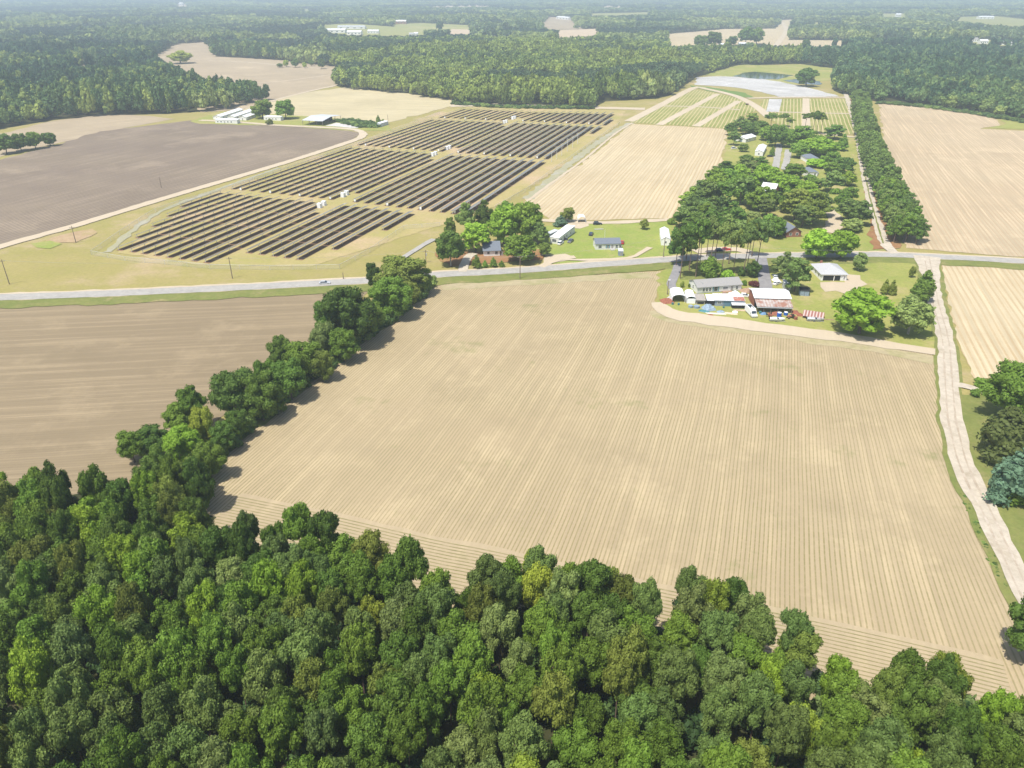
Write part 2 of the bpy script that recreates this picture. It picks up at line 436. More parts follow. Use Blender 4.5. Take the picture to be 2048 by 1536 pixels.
# wooded land: everything far away, less the fields cut into it
FOREST = [(-900, -14), (-900, 360), (-200, 285), (0, 258), (110, 240), (200, 232), (330, 228), (440, 221), (535, 200), (522, 196),
          (415, 184), (345, 152), (305, 122), (322, 104), (355, 88), (412, 84), (430, 113), (560, 121), (640, 132), (682, 137), (668, 170),
          (690, 178), (800, 188), (905, 203), (930, 209), (1000, 213), (1190, 215), (1210, 203), (1300, 198), (1338, 192), (1395, 153), (1470, 140),
          (1500, 131), (1590, 128), (1672, 140), (1664, 160), (1668, 182), (1700, 194), (1757, 204), (1850, 212), (1950, 224),
          (2048, 242), (2700, 330), (2700, -14)]
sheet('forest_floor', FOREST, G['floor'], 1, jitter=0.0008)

CLEAR = [  # far clearings: polygon, material
    ([(640, 50), (700, 47), (770, 52), (850, 60), (858, 72), (780, 74), (700, 72), (655, 66)], 'fargreen'),
    ([(785, 48), (843, 46), (936, 50), (940, 60), (850, 62), (790, 58)], 'fargreen'),
    ([(905, 58), (960, 60), (965, 69), (905, 70), (880, 68)], 'far'),
    ([(966, 64), (1030, 66), (1030, 72), (960, 73)], 'far'),
    ([(1096, 34), (1137, 35), (1150, 48), (1165, 58), (1100, 60), (1080, 52)], 'brown'),
    ([(1120, 60), (1200, 57), (1192, 74), (1110, 78)], 'far'),
    ([(1336, 68), (1450, 58), (1552, 57), (1562, 40), (1586, 39), (1578, 80), (1697, 81), (1697, 92), (1600, 94), (1512, 88), (1336, 93)], 'pale'),
    ([(1891, 34), (1995, 32), (2060, 40), (2300, 60), (2300, 68), (2060, 56), (1960, 48), (1895, 42)], 'fargreen'),
    ([(1745, 80), (1830, 83), (1845, 93), (1750, 92)], 'fargreen'),
    ([(1930, 78), (2048, 82), (2100, 88), (2100, 95), (1935, 90)], 'fargreen'),
    ([(350, 34), (382, 34), (386, 38), (348, 38)], 'far'),
    ([(352, 9), (376, 9), (380, 15), (348, 15)], 'far'),
    ([(560, 20), (640, 17), (650, 23), (556, 25)], 'fargreen'),
    ([(1180, 27), (1300, 24), (1310, 31), (1176, 33)], 'fargreen'),
    ([(1760, 27), (1812, 27), (1818, 36), (1756, 36)], 'fargreen'),
    ([(150, 118), (178, 118), (250, 128), (240, 138), (150, 134)], 'brown'),
    ([(1200, 12), (1330, 10), (1336, 14), (1200, 16)], 'far'),
    ([(1610, 45), (1690, 43), (1700, 49), (1606, 51)], 'fargreen'),
    ([(150, 45), (230, 42), (236, 47), (150, 50)], 'fargreen'),
    ([(860, 12), (980, 10), (985, 14), (856, 16)], 'far'),
    ([(1480, 129), (1530, 131), (1600, 128), (1675, 138), (1680, 158), (1560, 172), (1440, 155), (1410, 149)], 'lawn'),
]
for poly, mk in CLEAR:
    sheet('field', poly, G[mk], 2, jitter=0.0006)

sheet('field', [(-300, 330), (-300, 610), (0, 494), (160, 449), (330, 397), (560, 329), (700, 283), (722, 267), (690, 259), (560, 251), (430, 246), (380, 241), (200, 263), (110, 291), (0, 320)], G['purple'], 3, label='dark purplish tilled field at left')
sheet('field', [(-300, 330), (0, 268), (100, 243), (200, 229), (300, 232), (350, 238), (250, 256), (110, 288), (0, 314)], G['brown'], 2)
sheet('field', [(480, 222), (590, 188), (690, 175), (800, 186), (905, 200), (912, 210), (800, 240), (768, 247), (660, 240), (590, 236)], G['tan'], 3, label='pale tan field beyond the sheds')
sheet('field', [(300, 128), (322, 104), (355, 87), (412, 83), (432, 113), (560, 120), (684, 134), (672, 172), (590, 190), (480, 220), (400, 225), (345, 160)], G['brown'], 2, label='brown field between the far woods')
sheet('field', [(1265, 248), (1456, 258), (1442, 330), (1402, 365), (1352, 430), (1342, 437), (1100, 442), (1048, 397), (1130, 350), (1200, 300), (1250, 258)], G['pale'], 3, label='pale ploughed field beyond the white house')
sheet('field', [(1258, 245), (1388, 178), (1482, 197), (1516, 216), (1500, 226), (1470, 242), (1456, 257)], G['veg'], 3, label='field of green vegetable rows')
for a_, b_ in (((1262, 213), (1440, 223)), ((1312, 180 + 6), (1470, 203))): pass
strip('dirt_track', [(1318, 250), (1435, 188)], 7, G['sand'], 4)
strip('dirt_track', [(1392, 253), (1478, 202)], 7, G['sand'], 4)
strip('dirt_track', [(1318, 212), (1400, 214), (1480, 220)], 5, G['sand'], 5)
strip('dirt_track', [(1258, 243), (1330, 206), (1388, 176), (1412, 178), (1470, 192), (1510, 212), (1540, 236)], 9, G['sand'], 6)
sheet('field', [(1390, 155), (1450, 153), (1519, 157), (1597, 171), (1669, 189), (1678, 193), (1567, 196), (1526, 185), (1490, 178), (1450, 173), (1390, 170)], G['mulch'], 4, label='field covered in white plastic mulch')
sheet('field', [(1379, 171), (1416, 174), (1491, 186), (1508, 196), (1478, 194), (1385, 175)], G['greenstrip'], 5)
sheet('field', [(1526, 199), (1700, 197), (1706, 232), (1712, 268), (1640, 272), (1580, 262), (1540, 240), (1520, 212)], G['veg'], 4, label='green rows beside the pine windbreak')
strip('dirt_track', [(1495, 197), (1570, 195), (1700, 195)], 8, G['sand'], 7)
strip('dirt_track', [(1612, 197), (1612, 262)], 7, G['sand'], 6)
strip('dirt_track', [(1540, 224), (1620, 226), (1706, 228)], 5, G['sand'], 7)
for i_ in range(5):
    strip('plastic_mulch', [(1535 + i_ * 5.0, 224), (1541 + i_ * 5.2, 198.5)], 2.6, G['mulch'], 8, 0.1)
sheet('pond', [(1464, 153), (1485, 146), (1509, 143.5), (1539, 146), (1588, 151), (1556, 159), (1515, 158)], G['water'], 5)
sheet('pond', [(1566, 161), (1600, 157), (1640, 163), (1640, 170), (1600, 168)], G['water'], 5)
sheet('field', [(1757, 206), (1850, 214), (1950, 228), (1995, 240), (2000, 252), (1960, 258), (2048, 262), (2500, 330), (2500, 560), (2048, 514), (1900, 504), (1812, 496), (1790, 420), (1770, 300)], G['right'], 3, label='pale ploughed field right of the windbreak')
sheet('field', [(1990, 228), (2048, 238), (2500, 300), (2500, 325), (2048, 259), (1975, 256), (2008, 250)], G['lawn'], 4)
sheet('field', [(1884, 531), (1960, 534), (2048, 541), (2500, 570), (2500, 800), (2048, 735), (1990, 757), (1948, 757), (1922, 700), (1895, 600)], G['pale'], 3, label='pale field beside the dirt road')
sheet('field', [(-400, 622), (0, 607), (300, 594), (600, 580), (740, 573), (700, 640), (600, 720), (450, 830), (330, 920), (230, 1000), (0, 1010), (-400, 1050)], G['left'], 2, label='brown stubble field left of the hedgerow')
sheet('field', [(868, 574), (920, 566), (1000, 562), (1150, 553), (1320, 543), (1330, 550), (1309, 600), (1312, 612), (1342, 629), (1450, 645), (1560, 659), (1680, 674), (1800, 692), (1862, 702),
                (1874, 745), (1882, 850), (1915, 960), (1960, 1060), (2010, 1190), (2080, 1290), (2200, 1480), (1900, 1480), (1500, 1400), (1100, 1280), (850, 1210),
                (600, 1130), (420, 1060), (404, 975), (452, 910), (560, 812), (700, 703), (800, 626)], G['main'], 3, label='large seeded field in the foreground')
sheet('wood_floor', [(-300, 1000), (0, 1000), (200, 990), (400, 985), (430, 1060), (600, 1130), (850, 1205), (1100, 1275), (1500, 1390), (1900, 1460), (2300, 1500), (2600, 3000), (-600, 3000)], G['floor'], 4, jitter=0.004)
sheet('grass', [(852, 566), (874, 572), (802, 630), (700, 708), (600, 790), (500, 868), (432, 934), (405, 985), (370, 1000), (360, 960), (460, 850), (620, 720), (740, 600)], G['verge'], 5, jitter=0.004)
# solar ground, lawns
sheet('grass', [(235, 506), (440, 375), (700, 288), (890, 220), (940, 214), (1250, 222), (1235, 250), (1120, 335), (1000, 410), (880, 452), (620, 534), (400, 530)], G['solar'], 2)
sheet('grass', [(1092, 452), (1200, 445), (1345, 441), (1350, 512), (1200, 524), (1100, 528), (1070, 500)], G['lawn_bright'], 2)
sheet('grass', [(1345, 441), (1400, 372), (1445, 330), (1458, 262), (1560, 262), (1712, 272), (1760, 505), (1345, 512)], G['lawn'], 2)
sheet('grass', [(1322, 545), (1350, 526), (1700, 516), (1845, 520), (1862, 600), (1888, 690), (1870, 702), (1680, 672), (1450, 645), (1340, 628), (1310, 610)], G['lawn'], 5, jitter=0.003)
sheet('grass', [(1905, 790), (1960, 790), (2300, 830), (2600, 1500), (2400, 1700), (2100, 1330), (2040, 1200), (1990, 1030), (1930, 900)], G['verge'], 2)
sheet('grass', [(380, 243), (440, 224), (600, 232), (770, 246), (790, 262), (700, 262), (560, 252), (400, 248)], G['lawn'], 4)
sheet('pine_straw', [(1745, 500), (1800, 497), (1762, 330), (1735, 240), (1712, 196), (1700, 200), (1722, 300)], G['straw'], 5, jitter=0.002)
sheet('pine_straw', [(870, 505), (1090, 500), (1085, 520), (900, 534)], G['straw'], 4, jitter=0.003)
sheet('pine_straw', [(1345, 520), (1520, 520), (1520, 555), (1460, 562), (1360, 560)], G['verge'], 6, jitter=0.003)
sheet('bare_clay', [(92, 482), (125, 470), (185, 458), (195, 466), (150, 486), (100, 488)], G['redclay'], 4, jitter=0.004)
sheet('grass', [(62, 488), (100, 482), (125, 488), (100, 498), (75, 496)], G['lawn_bright'], 4, jitter=0.004)
sheet('concrete_slab', [(672, 246), (722, 250), (715, 257), (650, 252)], M['concrete'], 6, jitter=0.001)
sheet('bare_sand', [(1090, 512), (1130, 508), (1150, 515), (1120, 524), (1085, 532)], G['sand'], 4, jitter=0.003)
sheet('bare_sand', [(1698, 550), (1720, 552), (1735, 570), (1720, 590), (1650, 585), (1640, 566), (1690, 566)], G['sand'], 7, jitter=0.006)
sheet('bare_sand', [(1130, 440), (1170, 438), (1178, 452), (1160, 458), (1128, 452)], G['sand'], 4, jitter=0.004)

ROAD = [(-300, 604), (0, 596), (200, 589), (400, 580), (600, 570), (740, 562), (870, 551), (1040, 542), (1200, 530), (1345, 520), (1480, 514), (1620, 511.5), (1760, 510.5), (1900, 516), (2048, 524), (2400, 545)]
strip('road_verge', ROAD, 16, G['verge'], 6, 1.0, offset=-3.5)
strip('road_shoulder', ROAD, 8.4, G['sand'], 7, 0.5, offset=0.8)
strip('road', ROAD, 6.6, G['asphalt'], 8, 0.05)
DIRT = [(1853, 514), (1862, 560), (1872, 610), (1890, 680), (1897, 760), (1905, 850), (1932, 945), (1975, 1030), (2010, 1105), (2050, 1190), (2120, 1330)]
strip('dirt_road_verge', DIRT, [11, 8.6, 7.2, 7, 8.4, 9], G['verge'], 6, 0.45)
strip('dirt_road', DIRT, [11, 5.4, 5.4, 5.2, 5.4, 5.6, 5.0, 4.4], G['dirtroad'], 9, 0.35)
G['rut'] = grass('wheel_rut', (0.38, 0.31, 0.235), (0.46, 0.39, 0.31), (0.56, 0.49, 0.41), 0.5, 0.25)
for o_ in (-1.0, 0.9):
    strip('wheel_rut', DIRT, 0.45, G['rut'], 10, 0.12, offset=o_)
strip('dirt_road', [(1893, 770), (1925, 772), (1965, 785), (2010, 800)], 3.2, G['dirtroad'], 8, 0.3)
strip('dirt_track', [(1792, 508), (1772, 492), (1752, 440), (1737, 385), (1724, 320), (1715, 270), (1700, 215), (1690, 185)], 4.6, G['dirtroad'], 8, 0.5)
strip('grass_strip', [(1766, 488), (1752, 440), (1737, 385), (1724, 320), (1715, 270), (1700, 215)], 0.7, G['verge'], 10, 0.2)
strip('dirt_track', [(-300, 585), (0, 494), (160, 449), (330, 397), (560, 329), (700, 284), (725, 272), (722, 264), (695, 258), (600, 253), (540, 250), (480, 245), (400, 241)], 6.5, G['sand'], 7, 0.4)
strip('dirt_track', [(1312, 606), (1330, 622), (1370, 634), (1450, 645), (1560, 660), (1680, 676), (1800, 694), (1870, 706)], [4, 9, 9, 8, 8, 7, 5], G['sand'], 7, 0.7)
G['head'] = soil('headland_soil', (0.425, 0.338, 0.216), (0.3, 0.25, 0.12), (0.39, 0.315, 0.212), strength=0.0, streak=0.3, green=(0.24, 0.23, 0.08), green_amt=0.9)
G['croprow'] = grass('crop_row', (0.23, 0.21, 0.09), (0.30, 0.26, 0.13), (0.38, 0.31, 0.19), 0.6, 0.6)
G['fringe'] = grass('weedy_fringe', (0.41, 0.34, 0.22), (0.38, 0.33, 0.18), (0.25, 0.26, 0.09), 0.5, 0.09)
HL = [(470, 1000), (620, 1030), (860, 1086), (1000, 1114), (1300, 1182), (1700, 1268), (2010, 1342)]
strip('field_headland', HL, 16.0, G['head'], 4, 0.4, offset=-5.5)
for o_ in range(-13, 2):
    strip('crop_row', HL, 0.26, G['croprow'], 5, 0.05, offset=o_ * 0.95)
strip('weedy_fringe', [(1312, 622), (1345, 640), (1450, 657), (1560, 671), (1680, 690), (1800, 707), (1868, 722)], 6, G['fringe'], 4, 1.2)
strip('weedy_fringe', [(885, 577), (1000, 568), (1150, 560), (1300, 551)], 7, G['fringe'], 4, 1.2)
strip('driveway', [(1357, 528), (1350, 551), (1342, 569), (1346, 578), (1352, 585)], 3.6, G['drive'], 9, 0.1)
strip('driveway', [(1521, 517), (1526, 545), (1533, 582)], 5.0, G['drive'], 9, 0.1)
strip('driveway', [(925, 545), (929, 532), (936, 515), (950, 508)], 4.0, G['dirtroad'], 9, 0.4)
strip('driveway', [(1082, 535), (1100, 526), (1120, 518), (1150, 515)], 4.0, G['sand'], 8, 0.5)
strip('driveway', [(1125, 520), (1180, 521), (1256, 517), (1280, 508), (1300, 496)], 2.6, G['sand'], 8, 0.4)
strip('driveway', [(800, 520), (822, 506), (845, 492), (868, 479)], 3.0, G['asphalt'], 8, 0.2)
strip('driveway', [(1551, 336), (1555, 312), (1559, 288)], 4.5, G['asphalt'], 8, 0.3)
strip('driveway', [(1569, 340), (1573, 322), (1577, 300)], 4.5, G['asphalt'], 8, 0.3)
strip('driveway', [(1655, 412), (1661, 425), (1671, 438), (1668, 452), (1655, 466)], [5, 6, 9, 8], G['sand'], 8, 0.6)
strip('driveway', [(1390, 505), (1430, 500), (1475, 500), (1500, 508)], 6.0, G['sand'], 8, 0.5)
strip('gravel_path', [(1055, 398), (1100, 360), (1160, 312), (1215, 272), (1262, 246)], 6, G['gravelgrass'], 3, 1.2)
strip('dirt_track', [(1052, 405), (1110, 362), (1170, 318), (1230, 268), (1265, 246)], 2.0, G['sand'], 5, 0.3)
strip('dirt_track', [(1060, 440), (1200, 446), (1340, 440)], 5.0, G['sand'], 5, 0.5)
strip('dirt_track', [(500, 218), (545, 202), (592, 189), (672, 171)], 5, G['sand'], 5, 0.8)
strip('dirt_track', [(478, 168), (560, 163), (660, 150)], 4, G['sand'], 5, 0.8)
strip('dirt_track', [(415, 121), (500, 125), (600, 134), (682, 140)], 5, G['sand'], 5, 0.8)
strip('dirt_track', [(900, 212), (1000, 210), (1120, 214), (1290, 218)], 16, G['sand'], 4, 1.0)
strip('dirt_track', [(1560, 40), (1572, 60), (1545, 100)], 12, G['sand'], 4, 1.0)
strip('gravel_path', [(215, 505), (265, 462), (310, 430), (345, 412), (440, 378), (560, 336)], 3.4, G['gravelgrass'], 3, 1.0)
strip('dirt_track', [(1640, 268), (1700, 274), (1722, 276)], 5, G['sand'], 8, 0.5)

# ------------------------------------------------------------------ trees
def quads(c, n, s, rng):
    """leaf-sized quads: centres c, normals n, sizes s"""
    k = len(c)
    r = rng.normal(size=(k, 3))
    t = np.cross(n, r); t /= np.linalg.norm(t, axis=1)[:, None] + 1e-9
    bt = np.cross(n, t)
    s = s[:, None]
    asp = rng.uniform(0.55, 1.0, (k, 1))
    v = np.stack([c - t * s - bt * s * asp * 0.4, c + t * s * 0.2 - bt * s * asp, c + t * s + bt * s * asp * 0.4, c - t * s * 0.2 + bt * s * asp], 1).reshape(-1, 3)
    f = np.arange(k * 4).reshape(-1, 4)
    return v, f

_bm = bmesh.new(); bmesh.ops.create_icosphere(_bm, subdivisions=2, radius=1)
ICO_V = np.array([v.co[:] for v in _bm.verts]); ICO_F = np.array([[v.index for v in f.verts] for f in _bm.faces]); _bm.free()
_bm = bmesh.new(); bmesh.ops.create_icosphere(_bm, subdivisions=1, radius=1)
ICO1_V = np.array([v.co[:] for v in _bm.verts]); ICO1_F = np.array([[v.index for v in f.verts] for f in _bm.faces]); _bm.free()

def crown_mesh(name, clumps, leaves, leaf, rng, lowpoly=False, core=0.8, droop=0.0):
    """clumps: list of (centre, radius vector); leafy quads over each plus a rough inner mass"""
    V, Fq, Ft = [], [], []
    n0 = 0
    area = np.array([r[0] * r[1] for _, r in clumps]); area = area / area.sum()
    iv, ifc = (ICO1_V, ICO1_F) if lowpoly else (ICO_V, ICO_F)
    for (c, r), a in zip(clumps, area):
        c = np.array(c); r = np.array(r)
        k = max(6, int(leaves * a))
        d = rng.normal(size=(k, 3)); d /= np.linalg.norm(d, axis=1)[:, None]
        d[:, 2] = np.where(d[:, 2] < -0.6, -d[:, 2] * 0.7, d[:, 2])
        rad = rng.uniform(0.78, 1.12, (k, 1)) + 0.12 * np.sin(d[:, :1] * 7 + d[:, 1:2] * 5 + c[0])
        p = c + d * r * rad
        nn = d / r * r.mean() + rng.normal(scale=0.55, size=(k, 3)); nn /= np.linalg.norm(nn, axis=1)[:, None]
        v, f = quads(p, nn, leaf * rng.uniform(0.6, 1.35, k), rng)
        V.append(v); Fq.append(f + n0); n0 += len(v)
        cv = c + iv * r * core * (1 + rng.uniform(-0.16, 0.12, (len(iv), 1)))
        V.append(cv); Ft.append(ifc + n0); n0 += len(cv)
    V = np.concatenate(V); Fq = np.concatenate(Fq); Ft = np.concatenate(Ft)
    me = bpy.data.meshes.new(name)
    nv = len(V); nq, nt_ = len(Fq), len(Ft)
    me.vertices.add(nv); me.vertices.foreach_set('co', V.astype(np.float32).ravel())
    me.loops.add(nq * 4 + nt_ * 3)
    me.loops.foreach_set('vertex_index', np.concatenate([Fq.ravel(), Ft.ravel()]).astype(np.int32))
    me.polygons.add(nq + nt_)
    st = np.concatenate([np.arange(nq) * 4, nq * 4 + np.arange(nt_) * 3]).astype(np.int32)
    me.polygons.foreach_set('loop_start', st)
    me.update(calc_edges=True)
    return me

def trunk_mesh(name, h, r, rng, limbs, mat):
    b_ = MB()
    x = y = 0.0; prev = (0, 0, -0.15); pr = r * 1.35
    n = 5
    for i in range(1, n + 1):
        x += rng.normal(0, r * 0.35); y += rng.normal(0, r * 0.35)
        q = (x, y, h * i / n); rr = r * (1 - 0.13 * i)
        b_.cyl(prev, q, pr, rr, 7, caps=(i == n)); prev, pr = q, rr
    for c in limbs:
        t = rng.uniform(0.55, 0.98)
        b_.cyl((x * t, y * t, h * t), c, r * 0.38, r * 0.1, 5, caps=False)
    me_o = b_.build(name, mat)
    me = me_o.data; COL.objects.unlink(me_o); bpy.data.objects.remove(me_o)
    return me

TPL = {}   # kind -> list of (crown mesh, trunk mesh); all for height 10, crown diameter 10*ratio
def template(kind, n, seed, leaves, leaf, lowpoly=False, mat=None, src=None, bark='bark'):
    src = src or kind
    out = []
    for i in range(n):
        rng = np.random.default_rng(seed * 100 + i)
        cl = []
        half = 0.5 if lowpoly else 1.0; big_ = 1.3 if lowpoly else 1.0
        if src == 'pine':            # forest loblolly: rounded, lumpy crown over the upper part
            for j in range(int(36 * half)):
                u = rng.uniform(-0.45, 1); a = rng.uniform(0, 6.28); q = math.sqrt(1 - u * u)
                k = rng.uniform(0.62, 1.0); s = rng.uniform(0.62, 1.15) * big_
                cl.append(((3.1 * q * math.cos(a) * k, 3.1 * q * math.sin(a) * k, 6.3 + 2.9 * u * k), (s, s, s * 0.8)))
            cl.append(((0, 0, 6.3), (1.9, 1.9, 2.2)))
            th, tr = 8.2, 0.16
        elif src == 'tallpine':      # bare trunk, loose crown near the top
            for j in range(int(24 * half)):
                u = rng.uniform(-0.6, 1); a = rng.uniform(0, 6.28); q = math.sqrt(1 - u * u)
                k = rng.uniform(0.35, 1.0); s = rng.uniform(0.5, 0.95) * big_
                cl.append(((2.6 * q * math.cos(a) * k, 2.6 * q * math.sin(a) * k, 7.2 + 2.3 * u * k), (s, s, s * 0.62)))
            cl.append(((0, 0, 7.6), (1.0, 1.0, 1.3)))
            th, tr = 8.6, 0.13
        elif src == 'fullpine':      # open-grown pine, crown well down the trunk
            for j in range(40):
                u = rng.uniform(-0.8, 1); a = rng.uniform(0, 6.28); q = math.sqrt(1 - u * u) * (1 - 0.22 * u)
                k = rng.uniform(0.6, 1.0); s = rng.uniform(0.6, 1.15)
                cl.append(((3.3 * q * math.cos(a) * k, 3.3 * q * math.sin(a) * k, 5.4 + 3.9 * u * k), (s, s, s * 0.62)))
            cl.append(((0, 0, 5.4), (1.9, 1.9, 3.0)))
            th, tr = 8.2, 0.16
        elif src == 'broad':         # spreading broadleaf crown almost to the ground
            for j in range(int(46 * half)):
                u = rng.uniform(-0.85, 1); a = rng.uniform(0, 6.28); q = math.sqrt(1 - u * u)
                k = rng.uniform(0.66, 1.0); s = rng.uniform(0.7, 1.35) * big_
                cl.append(((3.7 * q * math.cos(a) * k, 3.7 * q * math.sin(a) * k, 5.1 + 3.9 * u * k), (s, s, s * 0.85)))
            cl.append(((0, 0, 5.0), (2.7, 2.7, 3.1)))
            th, tr = 6.0, 0.24
        elif src == 'cone':          # dense cedar / spruce
            for j in range(44):
                t = rng.uniform(0, 1)
                z = 1.0 + 8.2 * t
                rr = 3.4 * (1 - t) ** 0.75 * rng.uniform(0.5, 0.85)
                a = rng.uniform(0, 6.28); s = 1.05 * (1 - t) + 0.42
                cl.append(((rr * math.cos(a), rr * math.sin(a), z), (s, s, s * 0.75)))
            cl.append(((0, 0, 4.0), (2.4, 2.4, 3.6)))
            th, tr = 6.0, 0.18
        else:                        # bush
            for j in range(12):
                a = rng.uniform(0, 6.28); rr = 3.3 * math.sqrt(rng.uniform(0, 1)); s = rng.uniform(1.3, 2.3)
                cl.append(((rr * math.cos(a), rr * math.sin(a), rng.uniform(2.0, 7.0) * (1 - rr / 9)), (s, s, s * 1.2)))
            cl.append(((0, 0, 3.5), (3.0, 3.0, 3.3)))
            th, tr = 3.0, 0.25
        cm = crown_mesh(kind + '_crown', cl, leaves, leaf, rng, lowpoly)
        cm.materials.append(mat or M['leaf'])
        limbs = [c for c, r in cl[::2]]
        tm = trunk_mesh(kind + '_trunk', th, tr, rng, [] if lowpoly else limbs, M[bark])
        out.append((cm, tm))
    TPL[kind] = out

template('pine_hi', 10, 1, 9500, 0.165, src='pine', bark='pinebark')
template('broad_hi', 8, 2, 11500, 0.175, src='broad')
template('pine_mid', 6, 3, 3000, 0.30, src='pine', bark='pinebark')
template('fullpine_mid', 7, 8, 3400, 0.28, src='fullpine', bark='pinebark')
template('tallpine_mid', 5, 4, 2200, 0.28, src='tallpine', bark='pinebark')
template('broad_mid', 7, 5, 3600, 0.32, src='broad')
template('cone_mid', 4, 6, 3000, 0.28, src='cone')
template('bush_mid', 4, 7, 1500, 0.5, src='bush')

GREEN = dict(mid=(0.086, 0.138, 0.022), dark=(0.062, 0.104, 0.020), pine=(0.085, 0.124, 0.036), bright=(0.135, 0.205, 0.024), yellow=(0.165, 0.20, 0.030),
             olive=(0.102, 0.130, 0.028), blue=(0.080, 0.125, 0.090), pale=(0.120, 0.160, 0.054), maroon=(0.06, 0.018, 0.02), deep=(0.046, 0.082, 0.018), vivid=(0.122, 0.190, 0.020))
NAMES = dict(fullpine='pine_tree', pine='pine_tree', tallpine='pine_tree', broad='broadleaf_tree', cone='cedar_tree', bush='shrub')
CATS = dict(fullpine='pine tree', pine='pine tree', tallpine='pine tree', broad='tree', cone='evergreen tree', bush='shrub')
rt = random.Random(11)

GREEN = {k_: tuple(min(0.6, c_ * 1.7) for c_ in (v_[0], v_[1], v_[2] * 0.85)) for k_, v_ in GREEN.items()}
def tree(kind, X, Y, height, width, tone, label, group=None, name=None, cat=None, lean=0.0, bark=None, z=0.0):
    base = kind.split('_')[0]
    cm, tm = rt.choice(TPL[kind])
    full = dict(fullpine=8.4, pine=8.2, tallpine=6.4, broad=9.6, cone=7.4, bush=9.0)[base]
    hh = dict(fullpine=10.0, pine=10.0, tallpine=10.0, broad=10.0, cone=10.0, bush=8.5)[base]
    r = empty(name or NAMES[base], (X, Y, z), rt.uniform(0, 6.28))
    r.scale = (width / full, width / full, height / hh)
    tag(r, label, cat or CATS[base], group)
    c = bpy.data.objects.new('crown', cm); COL.objects.link(c); c.parent = r
    col = GREEN[tone] if isinstance(tone, str) else tone
    k = rt.uniform(0.88, 1.14) * (1.0 if kind.endswith('_hi') else 1.28); k2 = rt.uniform(0.92, 1.1)
    c.color = (col[0] * k * k2, col[1] * k, col[2] * k, 1)
    if base != 'bush':
        t = bpy.data.objects.new('trunk', tm); COL.objects.link(t); t.parent = r
        if bark:
            t.data = tm.copy(); t.data.materials[0] = M[bark]
    return r

def tree_at(kind, xb, yb, yt, wpx, tone, label, group=None, **k):
    X, Y, _ = P(xb, yb)
    h = max(1.0, top_height(xb, yb, yt))
    w = wpx * depth(X, Y) / F * 1.05
    return tree(kind, X, Y, h, w, tone, label, group, **k)

def inside(poly, x, y):
    c = False; j = len(poly) - 1
    for i in range(len(poly)):
        xi, yi = poly[i]; xj, yj = poly[j]
        if (yi > y) != (yj > y) and x < (xj - xi) * (y - yi) / (yj - yi) + xi: c = not c
        j = i
    return c

# --- foreground wood: every tree its own object
TOPS = [(-120, 925), (0, 915), (60, 905), (150, 905), (235, 893), (300, 868), (345, 850), (375, 870), (392, 905), (392, 950), (375, 985), (410, 1008), (520, 1005), (640, 995), (735, 1030), (800, 1040), (848, 1062),
        (885, 1090), (960, 1086), (1030, 1074), (1110, 1066), (1200, 1082), (1290, 1112), (1400, 1122), (1500, 1145), (1615, 1168), (1665, 1222), (1755, 1228), (1850, 1275), (1950, 1300),
        (2060, 1330), (2160, 1370), (2200, 1760), (-160, 1760)]
BROADZ = [(-200, 880), (450, 860), (450, 985), (380, 1030), (250, 1060), (120, 1090), (-200, 1120)]
BROADR = [(1480, 1420), (1700, 1330), (2200, 1340), (2200, 1760), (1560, 1760)]
wood = []
rf = random.Random(5)
sp_ = 5.9
jrow = 0
yy = 40.0
cnt = [0, 0]
while yy < 190:
    xx = -150.0 + (jrow % 2) * sp_ / 2
    while xx < 150:
        X = xx + rf.uniform(-1.7, 1.7); Y = yy + rf.uniform(-1.7, 1.7)
        h = rf.uniform(13.0, 19.0)
        px_, py_ = pix(X, Y, h)
        if inside(TOPS, px_, py_) and -70 < px_ < 2120 and py_ < 1640:
            wood.append((X, Y, h, px_, py_))
        xx += sp_
    yy += sp_ * 0.86; jrow += 1
for X, Y, h, px_, py_ in wood:
    br = inside(BROADZ, px_, py_) or (inside(BROADR, px_, py_) and rf.random() < 0.6) or rf.random() < 0.13
    edge = not inside(TOPS, px_, py_ - 60)
    if edge and rf.random() < 0.4: br = True
    if br:
        tone = rf.choice(['mid', 'mid', 'mid', 'bright', 'olive', 'mid', 'pale', 'dark', 'mid', 'bright', 'yellow'])
        if inside(BROADZ, px_, py_): tone = rf.choice(['mid', 'dark', 'dark', 'mid', 'bright', 'olive'])
        lab = {'mid': 'green', 'dark': 'dark green', 'bright': 'bright green', 'olive': 'olive green', 'pale': 'pale green', 'yellow': 'yellow green'}[tone]
        tree('broad_hi', X, Y, h * rf.uniform(0.88, 1.0), rf.uniform(6.2, 8.8), tone, f'{lab} leafy broadleaf tree in the foreground wood', f'{lab} broadleaf trees of the foreground wood')
    else:
        tone = rf.choice(['pine', 'pine', 'pine', 'pine', 'olive', 'mid', 'mid', 'dark', 'pale'] if not edge else ['pine', 'mid', 'dark'])
        lab = {'pine': 'grey green', 'olive': 'olive', 'mid': 'mid green', 'dark': 'dark green', 'pale': 'pale green'}[tone]
        tree('pine_hi', X, Y, h, rf.uniform(6.0, 8.2), tone, f'{lab} round-crowned pine in the foreground wood', f'{lab} pines of the foreground wood')
print('wood trees', len(wood))

